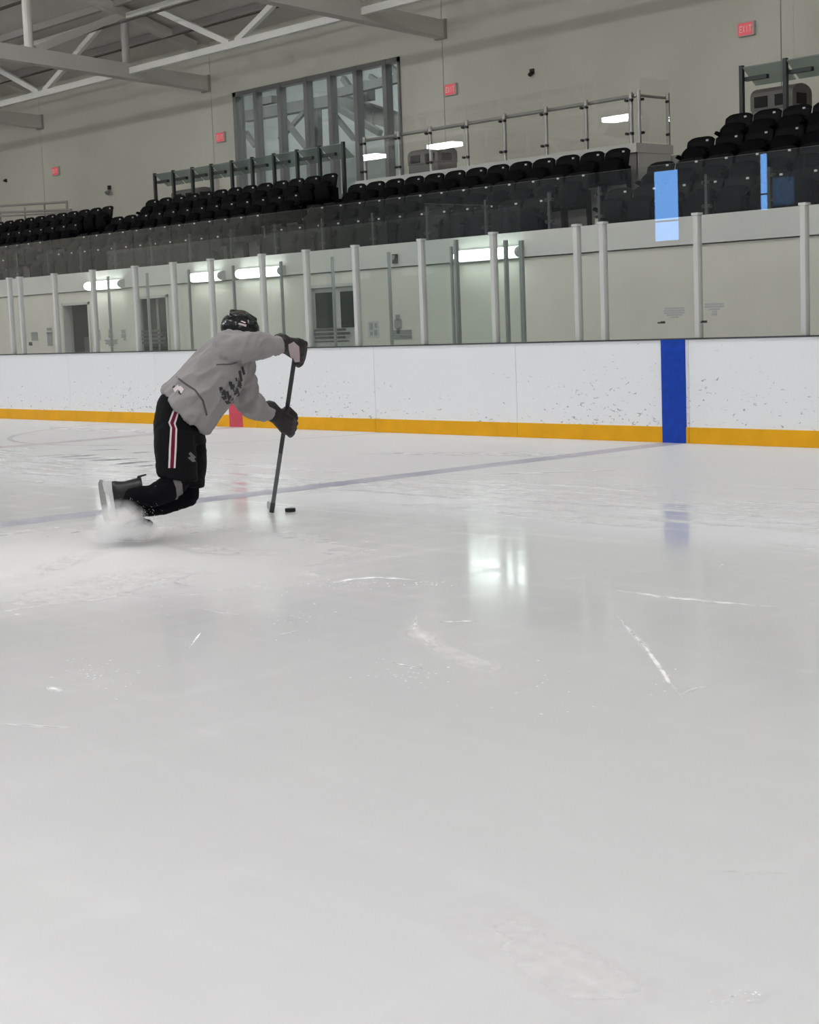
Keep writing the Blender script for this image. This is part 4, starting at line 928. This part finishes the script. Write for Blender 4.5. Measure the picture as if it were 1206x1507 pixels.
# ---- snow spray thrown up by the skates
VM = bpy.data.materials.new('snow_mist'); VM.use_nodes = True; nt = VM.node_tree; nt.nodes.clear(); L = nt.links.new
o_ = nn(nt, 'ShaderNodeOutputMaterial'); vsn = nn(nt, 'ShaderNodeVolumeScatter'); vsn.inputs['Color'].default_value = (.97, .97, .97, 1); vsn.inputs['Anisotropy'].default_value = 0.0
tc = nn(nt, 'ShaderNodeTexCoord'); gr = nn(nt, 'ShaderNodeTexGradient', gradient_type='SPHERICAL'); L(tc.outputs['Object'], gr.inputs[0])
ns = nn(nt, 'ShaderNodeTexNoise'); ns.inputs['Scale'].default_value = 2.2; ns.inputs['Detail'].default_value = 4; L(tc.outputs['Object'], ns.inputs[0])
r1 = nn(nt, 'ShaderNodeMapRange'); L(ns.outputs[0], r1.inputs[0]); r1.inputs[1].default_value = .35; r1.inputs[2].default_value = .65; r1.inputs[3].default_value = .25; r1.inputs[4].default_value = 1.4
m1 = nn(nt, 'ShaderNodeMath', operation='MULTIPLY'); L(gr.outputs[0], m1.inputs[0]); L(r1.outputs[0], m1.inputs[1])
m2_ = nn(nt, 'ShaderNodeMath', operation='MULTIPLY'); L(m1.outputs[0], m2_.inputs[0]); m2_.inputs[1].default_value = 22; L(m2_.outputs[0], vsn.inputs['Density']); L(vsn.outputs[0], o_.inputs['Volume'])
spray = empty('snow_spray', ice(190, 800), 'cloud of white ice spray round the skates', 'snow spray', None, 'stuff')
def puff(x, y, d, rx, rz, ry, mt=VM):
    bm = bmesh.new(); bmesh.ops.create_icosphere(bm, subdivisions=3, radius=1.0); me = bpy.data.meshes.new('mist_puff'); bm.to_mesh(me); bm.free()
    o = obj('mist_puff', me, mt, spray); c = S(x, y, d)
    M4 = Matrix.Identity(4)
    for i in range(3): M4[i][0] = RH[i] * rx; M4[i][1] = FH[i] * ry; M4[i][2] = UPV[i] * rz; M4[i][3] = c[i] - spray.location[i]
    o.matrix_local = M4; o['kind'] = 'stuff'
puff(178, 766, 10.20, .17, .14, .16)
puff(208, 782, 10.26, .15, .075, .15)
puff(160, 786, 10.30, .17, .06, .16)
random.seed(11); mb = MB()
c = S(185, 782, 10.28) - Vector(spray.location)
for _ in range(4200):
    q = c + RH * random.gauss(0, .10) + FH * random.gauss(-.02, .09) + UPV * (abs(random.gauss(0, .085)) - .05)
    if q.z < .003: q.z = random.uniform(.002, .02)
    r = random.uniform(.0008, .0026); a = random.random() * 6
    mb.add([q + Vector((r * math.cos(a + t), r * math.sin(a + t), -r * .4)) for t in (0, 2.1, 4.2)] + [q + Vector((0, 0, r))], [(0, 1, 3), (1, 2, 3), (2, 0, 3), (0, 2, 1)])
tag(mb.build('ice_flakes', 'snow', spray), None, None, None, 'stuff')
